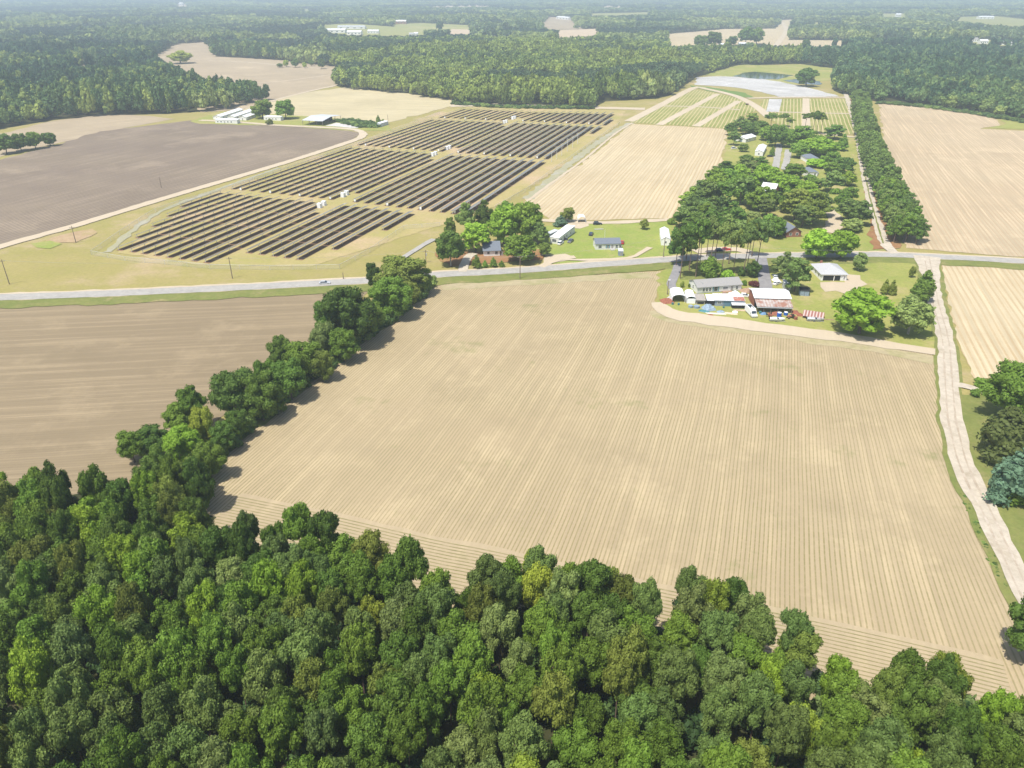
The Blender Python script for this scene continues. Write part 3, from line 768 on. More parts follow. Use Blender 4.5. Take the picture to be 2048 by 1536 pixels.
# --- hedgerow between the two near fields
HG = 'trees of the hedgerow between the near fields'
HEDGE = [
    ('broad', 808, 592, 506, 112, 'olive', 'broad olive-crowned tree beside the paved road at the hedgerow end'),
    ('broad', 750, 580, 520, 36, 'dark', 'small narrow dark tree left of the broad olive tree at the hedgerow end'),
    ('broad', 838, 590, 530, 60, 'mid', 'round tree at the right foot of the broad olive tree'),
    ('broad', 786, 636, 548, 92, 'mid', 'rounded green tree just below the broad olive tree in the hedgerow'),
    ('broad', 820, 612, 560, 50, 'olive', 'small olive tree on the field side under the broad olive tree'),
    ('broad', 703, 690, 566, 118, 'dark', 'biggest dark round tree of the hedgerow'),
    ('broad', 664, 690, 590, 66, 'dark', 'dark tree bulging over the brown stubble field, left of the biggest hedgerow tree'),
    ('broad', 742, 672, 600, 72, 'mid', 'green tree right of the biggest hedgerow tree'),
    ('broad', 650, 720, 640, 58, 'pale', 'pale tree below the biggest hedgerow tree'),
    ('broad', 690, 724, 652, 66, 'mid', 'low green tree on the field side below the biggest hedgerow tree'),
    ('broad', 612, 762, 676, 84, 'mid', 'wide green tree in the middle of the hedgerow'),
    ('broad', 566, 752, 668, 56, 'dark', 'dark upright tree left of the wide middle hedgerow tree'),
    ('broad', 648, 762, 694, 56, 'olive', 'olive tree on the field side of the wide middle hedgerow tree'),
    ('broad', 584, 800, 712, 76, 'dark', 'dark tree below the wide middle hedgerow tree'),
    ('broad', 536, 800, 716, 56, 'mid', 'green tree between the middle and the lower hedgerow'),
    ('broad', 478, 838, 728, 96, 'deep', 'large very dark tree of the lower hedgerow'),
    ('broad', 528, 842, 742, 80, 'dark', 'dark tree right of the large very dark hedgerow tree'),
    ('broad', 556, 830, 766, 50, 'mid', 'small green tree near the field edge in the lower hedgerow'),
    ('pine', 396, 862, 770, 62, 'mid', 'open crowned tall tree standing out at the left of the lower hedgerow'),
    ('broad', 362, 868, 806, 62, 'mid', 'rounded tree left of the open crowned tall tree'),
    ('broad', 412, 898, 808, 58, 'yellow', 'yellow green tree climbing beneath the open crowned tall tree'),
    ('broad', 374, 930, 846, 78, 'bright', 'bright green tree at the foot of the hedgerow by the wood'),
    ('broad', 312, 906, 852, 76, 'dark', 'dark tree where the hedgerow meets the wood'),
    ('broad', 270, 925, 860, 60, 'mid', 'green tree left of the dark tree where hedgerow meets wood'),
    ('broad', 450, 908, 842, 58, 'dark', 'small dark tree at the corner of the seeded field'),
    ('broad', 425, 960, 880, 70, 'mid', 'green tree at the left corner of the seeded field'),
    ('broad', 480, 880, 815, 52, 'dark', 'low dark tree on the field edge below the large very dark hedgerow tree'),
]
for kd, xb, yb, yt, w, tone, lab in HEDGE:
    tree_at('broad_hi' if kd == 'broad' else 'pine_hi', xb, yb, yt, w, tone, lab, HG)

# --- trees at the right edge
tree_at('broad_hi', 2022, 845, 720, 140, 'mid', 'large rounded green tree by the side drive at the right edge')
tree_at('cone_mid', 1996, 915, 806, 118, (0.085, 0.108, 0.03), 'olive green cedar leaning towards the dirt road at the right edge')
tree_at('cone_mid', 2018, 1000, 892, 108, 'blue', 'blue-green spruce beside the dirt road at the right edge', name='spruce_tree')
tree_at('bush_mid', 2032, 1006, 975, 52, 'mid', 'green shrub at the foot of the blue-green spruce')
tree_at('broad_hi', 2052, 1325, 1196, 118, 'dark', 'dark green tree in the bottom right corner of the seeded field')
tree_at('bush_mid', 1948, 792, 778, 20, 'dark', 'small dark shrub at the mouth of the side drive')
tree_at('bush_mid', 1966, 775, 758, 34, 'mid', 'green shrub under the large tree by the side drive')

# --- farmstead right of centre
T = [
 ('broad', 1718, 668, 576, 122, 'vivid', 'large bright green oak at the field edge below the grey-roofed house', None),
 ('broad', 1815, 669, 590, 86, 'pale', 'pale willow-like tree right of the large bright oak', 'palebark'),
 ('cone', 1842, 604, 536, 52, 'dark', 'dark layered evergreen beside the dirt road', None),
 ('cone', 1768, 589, 556, 19, 'olive', 'left one of two narrow evergreens on the lawn', None),
 ('cone', 1782, 590, 558, 20, 'olive', 'right one of two narrow evergreens on the lawn', None),
 ('broad', 1716, 542, 503, 30, 'pale', 'small pale tree right of the grey-roofed house', 'palebark'),
 ('broad', 1632, 519, 456, 70, 'vivid', 'left one of two vivid green trees behind the grey-roofed house', None),
 ('broad', 1680, 518, 456, 70, 'vivid', 'right one of two vivid green trees behind the grey-roofed house', None),
 ('pine', 1566, 556, 500, 50, 'pale', 'feathery pale pine beside the paved driveway', None),
 ('pine', 1588, 584, 513, 66, 'pine', 'bigger feathery pine beside the small blue sheds', None),
 ('broad', 1550, 476, 432, 40, 'mid', 'round tree left of the brick house', None),
 ('broad', 1822, 556, 530, 14, 'olive', 'thin young tree at the lawn corner', None),
 ('bush', 1415, 555, 514, 44, 'mid', 'large rounded shrub under the tall pines', None),
 ('bush', 1455, 557, 538, 26, 'bright', 'small bright shrub under the tall pines', None),
 ('broad', 1504, 554, 520, 32, 'deep', 'dark shrubby tree at the right of the tall pines', None),
 ('bush', 1482, 552, 534, 17, 'deep', 'dark shrub between the tall pine trunks', None),
 ('bush', 1508, 574, 560, 21, 'maroon', 'maroon leaved shrub right of the long white home', None),
 ('bush', 1364, 575, 563, 10, 'olive', 'tiny shrub left of the long white home', None),
 ('bush', 1488, 572, 558, 11, 'mid', 'small shrub at the right end of the long white home', None),
 ('bush', 1381, 575, 565, 9, 'dark', 'dark shrub at the left wall of the long white home', None),
 ('tallpine', 1360, 558, 442, 44, 'dark', 'leftmost tall pine beside the curved driveway', None),
 ('tallpine', 1378, 542, 436, 44, 'dark', 'second tall pine from the curved driveway', None),
 ('tallpine', 1391, 555, 430, 48, 'dark', 'third tall pine from the curved driveway', None),
 ('tallpine', 1398, 540, 440, 42, 'pine', 'fourth tall pine from the curved driveway', None),
 ('tallpine', 1413, 514, 428, 42, 'pine', 'tall pine at the roadside left of the parked cars', None),
 ('tallpine', 1422, 520, 432, 42, 'pine', 'tall pine left of centre in the roadside pines', None),
 ('tallpine', 1430, 516, 428, 40, 'dark', 'tall pine beside the parked cars', None),
 ('tallpine', 1442, 552, 440, 44, 'pine', 'tall pine behind the middle of the long white home', None),
 ('tallpine', 1457, 529, 442, 40, 'pine', 'tall pine in front of the red car', None),
 ('tallpine', 1466, 546, 456, 34, 'olive', 'shorter pine among the tall roadside pines', None),
 ('tallpine', 1486, 553, 440, 46, 'pine', 'tall pine above the right end of the long white home', None),
 ('tallpine', 1492, 546, 432, 40, 'olive', 'olive tall pine left of the paved driveway', None),
 ('tallpine', 1503, 514, 440, 42, 'dark', 'tall pine at the roadside by the paved driveway', None),
 ('tallpine', 1511, 550, 426, 50, 'pine', 'rightmost tall pine beside the paved driveway', None),
 ('pine', 1352, 532, 448, 46, 'deep', 'dark dense pine at the roadside right of the white trailer', None),
 ('pine', 1372, 520, 440, 50, 'dark', 'dense pine behind the leftmost tall pines', None),
]
for kd, xb, yb, yt, w, tone, lab, bark in T:
    tree_at(kd.replace('pine', 'fullpine') + '_mid' if kd == 'pine' else kd + '_mid', xb, yb, yt, w, tone, lab, bark=bark)

Z4 = lambda x, y: (1300 + x / 3.657, 180 + y / 3.657)
U = [
 ('pine', 330, 1050, 880, 190, 'dark'), ('pine', 480, 1085, 930, 170, 'mid'), ('pine', 260, 1010, 830, 190, 'pine'), ('pine', 330, 940, 720, 190, 'pine'),
 ('pine', 430, 890, 640, 200, 'pine'), ('tallpine', 560, 945, 640, 190, 'dark'), ('tallpine', 640, 950, 620, 200, 'pine'), ('broad', 730, 1000, 880, 150, 'pale'),
 ('broad', 790, 880, 690, 190, 'mid'), ('pine', 850, 930, 780, 150, 'pine'), ('pine', 480, 720, 560, 180, 'mid'), ('pine', 540, 640, 510, 160, 'dark'),
 ('broad', 640, 650, 540, 170, 'bright'), ('pine', 700, 610, 490, 150, 'pine'), ('pine', 800, 580, 480, 120, 'dark'), ('broad', 840, 730, 530, 210, 'bright'),
 ('broad', 680, 1060, 950, 160, 'pale'), ('pine', 770, 1085, 960, 160, 'pine'), ('broad', 910, 1065, 920, 150, 'mid'), ('broad', 990, 770, 610, 220, 'bright'),
 ('broad', 1070, 730, 640, 170, 'mid'), ('pine', 1050, 960, 690, 230, 'olive'), ('pine', 1180, 985, 720, 230, 'olive'), ('pine', 1110, 1000, 830, 190, 'pine'),
 ('pine', 1250, 930, 740, 150, 'pine'), ('pine', 1320, 745, 580, 170, 'pine'), ('broad', 1440, 700, 590, 130, 'bright'), ('broad', 1450, 820, 700, 130, 'mid'),
 ('pine', 1430, 960, 780, 170, 'pine'), ('pine', 1520, 990, 790, 160, 'pine'), ('broad', 1470, 1035, 930, 150, 'pale'), ('broad', 1050, 645, 530, 150, 'mid'),
 ('broad', 1215, 565, 500, 150, 'bright'), ('broad', 1410, 615, 480, 170, 'dark'), ('broad', 1310, 560, 440, 130, 'mid'), ('broad', 1080, 495, 370, 140, 'mid'),
 ('broad', 1160, 470, 345, 170, 'bright'), ('broad', 1270, 490, 340, 200, 'bright'), ('cone', 1402, 445, 310, 80, 'mid'), ('pine', 1345, 360, 240, 150, 'dark'),
 ('broad', 1085, 390, 250, 200, 'mid'), ('broad', 915, 415, 240, 150, 'dark'), ('tallpine', 1190, 315, 140, 80, 'dark'), ('tallpine', 1215, 325, 145, 70, 'dark'),
 ('tallpine', 1245, 325, 150, 75, 'olive'), ('tallpine', 1135, 275, 165, 80, 'dark'), ('tallpine', 970, 270, 165, 90, 'dark'), ('tallpine', 1012, 300, 195, 70, 'olive'),
 ('tallpine', 880, 280, 160, 100, 'dark'), ('broad', 800, 310, 220, 130, 'dark'), ('pine', 740, 270, 158, 100, 'olive'), ('pine', 660, 300, 185, 120, 'pine'),
 ('broad', 700, 325, 230, 130, 'dark'), ('pine', 608, 405, 290, 100, 'pine'), ('broad', 680, 452, 385, 74, 'olive'), ('cone', 890, 485, 405, 42, 'mid'), ('broad', 765, 325, 260, 110, 'mid'),
 ('pine', 210, 1000, 880, 110, 'dark'), ('pine', 390, 1010, 820, 170, 'mid'), ('pine', 560, 1060, 900, 150, 'pine'), ('broad', 640, 830, 600, 170, 'mid'), ('pine', 720, 850, 640, 150, 'dark'),
 ('broad', 1000, 900, 720, 130, 'mid'), ('broad', 560, 700, 560, 150, 'mid'), ('bush', 1360, 760, 715, 70, 'mid'), ('bush', 840, 790, 740, 50, 'mid'), ('broad', 970, 350, 250, 120, 'mid'),
 ('bush', 150, 980, 930, 60, 'mid'), ('cone', 178, 950, 895, 34, 'olive'), ('broad', 1330, 690, 630, 100, 'dark'), ('broad', 1160, 680, 610, 90, 'mid'),
]
kn = dict(pine='pine', tallpine='tall bare-trunked pine', broad='leafy tree', cone='narrow evergreen', bush='shrub')
tn = dict(dark='dark green', mid='green', pine='grey green', bright='bright green', pale='pale', olive='olive')
place = [(0, 520, 'in the upper-left grove beside the pale field'), (520, 820, 'at the top left of the houses by the vegetable rows')]
U += [('pine', 300, 880, 700, 170, 'mid'), ('pine', 390, 960, 790, 180, 'pine'), ('broad', 470, 820, 600, 170, 'mid'), ('pine', 600, 1010, 800, 170, 'dark'), ('broad', 760, 720, 600, 150, 'mid'),
      ('broad', 880, 870, 720, 130, 'dark'), ('pine', 520, 970, 760, 170, 'pine'), ('broad', 920, 700, 590, 140, 'mid'), ('pine', 440, 1040, 860, 170, 'dark'), ('broad', 1130, 790, 660, 170, 'bright'),
      ('broad', 1180, 740, 640, 130, 'mid'), ('broad', 1000, 420, 300, 110, 'mid'), ('broad', 1220, 430, 330, 140, 'mid'), ('broad', 1310, 470, 370, 120, 'bright'), ('broad', 1330, 620, 520, 120, 'mid'),
      ('pine', 590, 330, 230, 100, 'dark'), ('broad', 850, 370, 260, 120, 'mid'), ('broad', 670, 740, 610, 160, 'bright'), ('pine', 360, 820, 650, 160, 'pine'), ('broad', 1090, 890, 760, 130, 'dark'),
      ('broad', 860, 1040, 900, 120, 'mid'), ('broad', 700, 540, 470, 110, 'dark'), ('pine', 1480, 940, 800, 130, 'dark'), ('broad', 1400, 880, 740, 110, 'mid')]
seen = {}
for kd, x, y, yt, w, tone in U:
    if y < 340: zone = 'behind the far houses by the vegetable rows'
    elif y < 500: zone = 'around the far white houses' if x < 760 else 'between the twin drives and the windbreak lawn'
    elif y < 660: zone = 'left of the twin drives, above the red barn' if x < 900 else 'beside the blue-roofed houses'
    elif y < 800: zone = 'just behind the red barn' if x < 1150 else 'on the windbreak lawn below the blue-roofed houses'
    elif x < 700: zone = 'in the grove beside the pale field'
    elif x < 1000: zone = 'in front of the red barn'
    elif x < 1300: zone = 'around the white-roofed house behind the brick house'
    else: zone = 'by the sandy drive near the brick house'
    if (kd, tone, zone) in seen:
        seen[(kd, tone, zone)] += 1
        side = ORD[seen[(kd, tone, zone)]]
    else:
        seen[(kd, tone, zone)] = 1; side = ''
    xb, yb = Z4(x, y); _, t_ = Z4(0, yt)
    o = tree_at('fullpine_mid' if kd == 'pine' else kd + '_mid', xb, yb, t_, w / 3.657 * 1.12, tone, '')
    o['_k'] = (kd, tone, zone).__repr__(); o['_x'] = xb
    T_last = o
groups = {}
for o in list(scene.objects):
    if '_k' in o.keys(): groups.setdefault(o['_k'], []).append(o)
for k_, lst in groups.items():
    kd, tone, zone = eval(k_)
    lst.sort(key=lambda q: q['_x'])
    for i, o in enumerate(lst):
        pre = '' if len(lst) == 1 else (['leftmost ', 'rightmost '][i] if len(lst) == 2 else ('leftmost ' if i == 0 else 'rightmost ' if i == len(lst) - 1 else ORD[i + 1] + '-from-left '))
        o['label'] = f'{pre}{tn[tone]} {kn[kd]} {zone}'
        o['group'] = 'trees around the houses beyond the road'
        del o['_k']; del o['_x']

# --- trees left of centre around the blue-roofed house and the field house
T2 = [
 ('broad', 902, 532, 455, 64, 'dark', 'grey-trunked tree at the left of the clump round the blue-roofed house', 'palebark'),
 ('pine', 901, 480, 431, 28, 'olive', 'slim tree behind the grey-trunked tree', None),
 ('pine', 932, 472, 400, 44, 'pine', 'feathery pine at the back left of the house clump', None),
 ('pine', 968, 466, 395, 42, 'dark', 'dark pine at the back of the house clump by the solar rows', None),
 ('broad', 952, 504, 441, 64, 'bright', 'yellow green tree left of the blue roof', None),
 ('broad', 1008, 488, 408, 74, 'bright', 'tall bright tree behind the blue roof', None),
 ('broad', 1010, 452, 397, 42, 'mid', 'green tree behind the tall bright tree', None),
 ('broad', 1056, 482, 396, 70, 'mid', 'big green tree at the right rear of the house clump', None),
 ('broad', 1041, 524, 465, 74, 'mid', 'low rounded green tree right of the blue roof', None),
 ('pine', 1078, 490, 440, 44, 'pine', 'grey green tree at the right of the house clump', None),
 ('broad', 1088, 512, 484, 30, 'olive', 'small olive tree beside the sandy drive', None),
 ('cone', 953, 537, 508, 23, 'mid', 'largest of the small firs along the road by the blue-roofed house', None),
 ('cone', 970, 535, 519, 14, 'mid', 'second small fir from the left along the road', None),
 ('cone', 987, 534, 513, 17, 'mid', 'third small fir from the left along the road', None),
 ('cone', 1003, 534, 520, 15, 'mid', 'fourth small fir from the left along the road', None),
 ('cone', 1121, 452, 429, 30, 'blue', 'bluish cedar left of the white dome canopy', None),
 ('broad', 1134, 444, 413, 32, 'olive', 'brownish tree behind the bluish cedar', None),
 ('broad', 1288, 459, 437, 20, 'olive', 'lone small tree on the lawn near the pale field', None),
 ('broad', 526, 237, 196, 46, 'mid', 'left one of two round trees by the long white sheds', None),
 ('broad', 572, 238, 196, 42, 'mid', 'right one of two round trees by the long white sheds', None),
 ('bush', 539, 249, 238, 17, 'olive', 'small round bush in front of the sheds', None),
 ('cone', 757, 248, 229, 13, 'olive', 'narrow tree beside the grey trailer', None),
 ('bush', 766, 248, 237, 11, 'olive', 'small bush behind the grey trailer', None),
 ('broad', 14, 308, 266, 42, 'dark', 'leftmost dark tree in the clump at the left edge', None),
 ('broad', 44, 302, 264, 38, 'dark', 'second dark tree in the clump at the left edge', None),
 ('broad', 72, 298, 260, 36, 'mid', 'third tree in the clump at the left edge', None),
 ('broad', 101, 292, 262, 30, 'dark', 'rightmost dark tree in the clump at the left edge', None),
 ('broad', 362, 127, 99, 48, 'yellow', 'lone round tree in the brown field between the far woods', None),
 ('broad', 560, 135, 126, 14, 'dark', 'low dark bush at the left of the far field row', None),
 ('broad', 573, 134, 118, 13, 'yellow', 'pale green tree in the far field row', None),
 ('broad', 591, 135, 115, 17, 'dark', 'tallest dark tree in the far field row', None),
 ('broad', 610, 136, 123, 10, 'yellow', 'thin yellowish tree in the far field row', None),
 ('broad', 623, 132, 118, 12, 'dark', 'small dark tree right of the thin yellowish tree in the far field row', None),
 ('broad', 644, 138, 116, 17, 'dark', 'rightmost dark tree in the far field row', None),
 ('broad', 1612, 173, 134, 48, 'dark', 'dark tree clump between the pond and the windbreak', None),
 ('broad', 1400, 95, 68, 30, 'dark', 'leftmost tree in the far pale field', None),
 ('broad', 1426, 94, 60, 36, 'dark', 'second tree from the left in the far pale field', None),
 ('broad', 1462, 92, 70, 26, 'dark', 'small tree in the middle of the far pale field', None),
 ('broad', 1490, 89, 51, 36, 'dark', 'tall tree in the middle of the far pale field', None),
 ('broad', 1513, 88, 53, 30, 'dark', 'tree right of the tall one in the far pale field', None),
 ('broad', 1611, 96, 76, 18, 'dark', 'small tree at the near edge of the far pale field', None),
]
for kd, xb, yb, yt, w, tone, lab, bark in T2:
    tree_at(kd.replace('pine', 'fullpine') + '_mid' if kd == 'pine' else kd + '_mid', xb, yb, yt, w, tone, lab, bark=bark)

# --- pine windbreak beside the farm track
A, B = P(1809, 487), P(1716, 200)
L = math.dist(A, B); n = int(L / 6.6)
ux, uy = (B[0] - A[0]) / L, (B[1] - A[1]) / L
wb = []
for i in range(n):
    for s_ in (-1, 0, 1):
        d_ = i * L / n + (2.8 if s_ == 0 else 0) + rt.uniform(-1, 1)
        t_ = d_ / L
        bow = -10.0 * math.sin(math.pi * t_) * 0.5
        wd = s_ * 4.7 + 1.0 + rt.uniform(-1.2, 1.2) + bow
        wb.append((A[0] + ux * d_ + uy * wd, A[1] + uy * d_ - ux * wd, rt.uniform(9.6, 14.2), rt.uniform(7.2, 10.8)))
# about 300 pines in all stand as objects of their own; the windbreak's far part, smallest in the picture, is one object
n_pines = sum(1 for o in scene.objects if o.name.startswith('pine_tree'))
room = max(0, 299 - n_pines)
for x_, y_, h_, w_ in wb[:room]:
    tree('fullpine_mid', x_, y_, h_, w_, rt.choice(['pine', 'mid', 'pine', 'dark']), 'pine at the near end of the long dense windbreak beside the farm track', 'pines at the near end of the long windbreak')
WB_FAR = [(x_, y_, w_ / 8.4, h_ / 10) for x_, y_, h_, w_ in wb[room:]]
k = (n_pines, room, len(WB_FAR))
print('windbreak', k)

# ------------------------------------------------------------------ woods in the distance (stuff)
def stuff_wood(name, pts, mats_tones, label, kinds, seed, lowname):
    mat = leafmat(lowname, 0.25, True, tuple(tuple(c_ * 1.75 for c_ in t_) for t_ in mats_tones))
    coll = bpy.data.collections.new(name + '_sources')
    for ki, (src, leaves, leaf, cnt_) in enumerate(kinds):
        template(lowname + src, cnt_, seed + ki, leaves, leaf, lowpoly=True, mat=mat, src=src)
        for j, (cm, tm) in enumerate(TPL[lowname + src]):
            o = bpy.data.objects.new('tree_source', cm)
            coll.objects.link(o)
    rng = np.random.default_rng(seed)
    me = bpy.data.meshes.new(name)
    me.vertices.add(len(pts)); me.vertices.foreach_set('co', np.array([(p[0], p[1], 0) for p in pts], dtype=np.float32).ravel())
    a = me.attributes.new('tscale', 'FLOAT_VECTOR', 'POINT')
    a.data.foreach_set('vector', np.array([(p[2], p[2], p[3]) for p in pts], dtype=np.float32).ravel())
    a = me.attributes.new('trot', 'FLOAT_VECTOR', 'POINT')
    a.data.foreach_set('vector', np.array([(0, 0, rng.uniform(0, 6.28)) for p in pts], dtype=np.float32).ravel())
    a = me.attributes.new('tidx', 'INT', 'POINT')
    a.data.foreach_set('value', rng.integers(0, 1000, len(pts)).astype(np.int32))
    o = bpy.data.objects.new(name, me); COL.objects.link(o)
    tag(o, label, 'woodland', kind='stuff')
    ng = bpy.data.node_groups.new(name + '_scatter', 'GeometryNodeTree')
    ng.interface.new_socket('Geometry', in_out='INPUT', socket_type='NodeSocketGeometry')
    ng.interface.new_socket('Geometry', in_out='OUTPUT', socket_type='NodeSocketGeometry')
    gi = ng.nodes.new('NodeGroupInput'); go = ng.nodes.new('NodeGroupOutput')
    ci = ng.nodes.new('GeometryNodeCollectionInfo'); ci.inputs['Collection'].default_value = coll
    ci.inputs['Separate Children'].default_value = True; ci.inputs['Reset Children'].default_value = True
    ip = ng.nodes.new('GeometryNodeInstanceOnPoints'); ip.inputs['Pick Instance'].default_value = True
    def attr(nm, ty):
        q = ng.nodes.new('GeometryNodeInputNamedAttribute'); q.data_type = ty; q.inputs[0].default_value = nm; return q.outputs[0]
    e2r = ng.nodes.new('FunctionNodeEulerToRotation')
    ng.links.new(attr('trot', 'FLOAT_VECTOR'), e2r.inputs[0])
    ng.links.new(e2r.outputs[0], ip.inputs['Rotation'])
    ng.links.new(attr('tscale', 'FLOAT_VECTOR'), ip.inputs['Scale'])
    ng.links.new(attr('tidx', 'INT'), ip.inputs['Instance Index'])
    ng.links.new(gi.outputs[0], ip.inputs['Points']); ng.links.new(ci.outputs[0], ip.inputs['Instance'])
    ng.links.new(ip.outputs[0], go.inputs[0])
    md = o.modifiers.new('scatter', 'NODES'); md.node_group = ng
    return o

RIGHTZ = [(1600, 108), (1700, 92), (1900, 92), (2200, 95), (2700, 100), (2700, 350), (1600, 210)]
CENTREZ = [(660, 92), (1000, 84), (1330, 96), (1560, 106), (1600, 108), (1664, 150), (1390, 160), (1200, 220), (900, 215), (660, 180)]
LEFTZ = [(-900, 100), (300, 105), (450, 84), (560, 100), (560, 200), (-900, 400)]
TYPES = ['left', 'leftdark', 'centre', 'centredark', 'right', 'rightpale', 'far', 'fardark', 'farpale']
buckets = {k_: [] for k_ in TYPES}
rs = random.Random(3)
clear_polys = [c for c, _ in CLEAR]
CB = [(min(p[0] for p in c), min(p[1] for p in c), max(p[0] for p in c), max(p[1] for p in c)) for c in clear_polys]
def in_clear(x, y):
    return any(bx[0] <= x <= bx[2] and bx[1] <= y <= bx[3] and inside(c, x, y) for bx, c in zip(CB, clear_polys))
def stand(X, Y):
    """irregular timber stands: nearest of jittered seeds; returns (stand number, distance to the border)"""
    S = 95.0 if Y < 1700 else 190.0 if Y < 3500 else 380.0
    wx = X + 22 * math.sin(Y * 0.021) ; wy = Y * 0.8 + 18 * math.sin(X * 0.017)
    ci, cj = math.floor(wx / S), math.floor(wy / S)
    best = []
    for i in (-1, 0, 1):
        for j in (-1, 0, 1):
            h_ = hash((ci + i, cj + j, int(S))) & 0xffffff
            sx = (ci + i + 0.5 + ((h_ % 997) / 997 - .5) * .9) * S; sy = (cj + j + 0.5 + ((h_ // 997 % 991) / 991 - .5) * .9) * S
            best.append((math.hypot(wx - sx, wy - sy), h_))
    best.sort()
    return best[0][1], best[1][0] - best[0][0]
Y0 = 560.0
while Y0 < 7600:
    spx = 8.4 if Y0 < 1000 else 9.6 if Y0 < 1500 else 12.0 if Y0 < 2200 else 16.0 if Y0 < 3200 else 24.0 if Y0 < 4800 else 34
    hw = 0.78 * (Y0 * cs + H * sn) + 60
    x0 = -hw
    while x0 < hw:
        X, Y = x0 + rs.uniform(-.45, .45) * spx, Y0 + rs.uniform(-.45, .45) * spx
        x0 += spx
        px_, py_ = pix(X, Y)
        if not (-200 < px_ < 2250 and inside(FOREST, px_, py_)): continue
        zone = 'right' if inside(RIGHTZ, px_, py_) else 'centre' if inside(CENTREZ, px_, py_) else 'left' if inside(LEFTZ, px_, py_) else 'far'
        sid, edge = stand(X, Y)
        r_ = (sid % 1009) / 1009
        typ = {'right': 'right' if r_ < 0.72 or py_ < 165 else 'rightpale', 'centre': 'centredark' if r_ < 0.30 else 'centre', 'left': 'leftdark' if r_ < 0.35 else 'left',
               'far': 'fardark' if r_ < 0.36 else 'farpale' if r_ > 0.72 else 'far'}[zone]
        pine_ = typ in ('centredark', 'fardark')
        if edge < (7 if Y0 < 1700 else 14) and rs.random() < 0.6 and Y0 > 700: continue
        st = 0.85 + 0.35 * ((sid // 1009) % 101) / 101
        hh = (rs.uniform(12.0, 14.5) if pine_ else rs.uniform(12.0, 19.5)) * st
        w = spx * (1.15 if pine_ else rs.uniform(1.0, 1.6))
        if not pine_ and rs.random() < 0.12: hh *= 1.2
        if in_clear(px_, py_): continue
        if in_clear(*pix(X, Y, hh * 0.75)) and not inside(CLEAR[-1][0], *pix(X, Y, hh * 0.75)): continue
        buckets[typ].append((X, Y, w / 9.6, hh / 10))
    Y0 += spx * 0.9
for k_, v in buckets.items(): print('wood', k_, len(v))
KB = [('broad', 420, 0.80, 6)]
KP = [('pine', 260, 0.80, 4)]
stuff_wood('woodland', buckets['left'], ((0.040, 0.082, 0.028), (0.068, 0.112, 0.034), (0.140, 0.165, 0.036)), 'mixed green wood beyond the fields at left', KB, 21, 'leftleaf')
stuff_wood('woodland', buckets['leftdark'], ((0.020, 0.050, 0.026), (0.030, 0.062, 0.028), (0.050, 0.085, 0.032)), 'darker stands within the wood at left', KB, 22, 'leftdarkleaf')
stuff_wood('woodland', buckets['centre'], ((0.085, 0.130, 0.030), (0.150, 0.185, 0.035), (0.16, 0.19, 0.04)), 'yellow green wood beyond the solar farm', KB, 31, 'centreleaf')
stuff_wood('woodland', buckets['centredark'], ((0.036, 0.066, 0.028), (0.046, 0.076, 0.030), (0.06, 0.085, 0.034)), 'dark even-topped stands inside the yellow green wood', KP, 32, 'centredarkleaf')
stuff_wood('woodland', buckets['right'], ((0.026, 0.062, 0.030), (0.046, 0.090, 0.036), (0.08, 0.12, 0.040)), 'deep green wood beyond the windbreak at right', KB, 41, 'rightleaf')  # leaf tones darkened in place of cloud shadow over this wood
stuff_wood('woodland', buckets['rightpale'], ((0.070, 0.120, 0.036), (0.090, 0.140, 0.040), (0.14, 0.17, 0.045)), 'paler stands at the near edge of the right wood', KB, 42, 'rightpaleleaf')
FB = [('broad', 150, 1.5, 4)]
stuff_wood('woodland', buckets['far'], ((0.060, 0.100, 0.042), (0.100, 0.140, 0.052), (0.135, 0.16, 0.058)), 'hazy far woods reaching to the horizon', FB, 51, 'farleaf')  # leaf tones brightened to make up for the thin haze
stuff_wood('woodland', buckets['fardark'], ((0.018, 0.038, 0.024), (0.026, 0.048, 0.027), (0.035, 0.06, 0.032)), 'dark blue-green pine stands among the hazy far woods', [('pine', 120, 1.4, 3)], 52, 'fardarkleaf')
stuff_wood('woodland', buckets['farpale'], ((0.135, 0.175, 0.055), (0.155, 0.19, 0.06), (0.18, 0.20, 0.065)), 'pale broadleaf stands among the hazy far woods', FB, 53, 'farpaleleaf')

ob = stuff_wood('windbreak_pines', WB_FAR, ((0.088, 0.132, 0.030), (0.108, 0.155, 0.036), (0.085, 0.13, 0.026)), 'far stretch of the long dense pine windbreak beside the farm track', [('fullpine', 1500, 0.36, 6)], 81, 'windbreakleaf')
ob['category'] = 'windbreak'
# undergrowth along the hedgerow and wood edges
up = []
def under(poly_px, spx, smin, smax, hmin, hmax):
    w = [P(*p)[:2] for p in poly_px]
    xs = [q[0] for q in w]; ys = [q[1] for q in w]
    y = min(ys)
    while y < max(ys):
        x = min(xs)
        while x < max(xs):
            X, Y = x + rs.uniform(-.5, .5) * spx, y + rs.uniform(-.5, .5) * spx
            if inside(w, X, Y): up.append((X, Y, rs.uniform(smin, smax) / 9, rs.uniform(hmin, hmax) / 9))
            x += spx
        y += spx
under([(868, 566), (872, 574), (802, 632), (700, 706), (600, 786), (500, 864), (440, 925), (410, 975), (390, 975), (440, 890), (560, 770), (640, 705), (760, 610)], 2.2, 2.6, 5.0, 2.0, 5.5)
under([(672, 244), (700, 240), (758, 248), (758, 256), (720, 256), (690, 250)], 2.6, 3, 5, 2.0, 3.5)
under([(1756, 205), (1850, 213), (1950, 226), (2048, 243), (2048, 247), (1950, 230), (1850, 216), (1756, 208)], 4, 4, 7, 2.0, 4)
under([(905, 205), (1000, 214), (1190, 216), (1190, 219), (1000, 217), (905, 209)], 4, 4, 7, 2.0, 4)
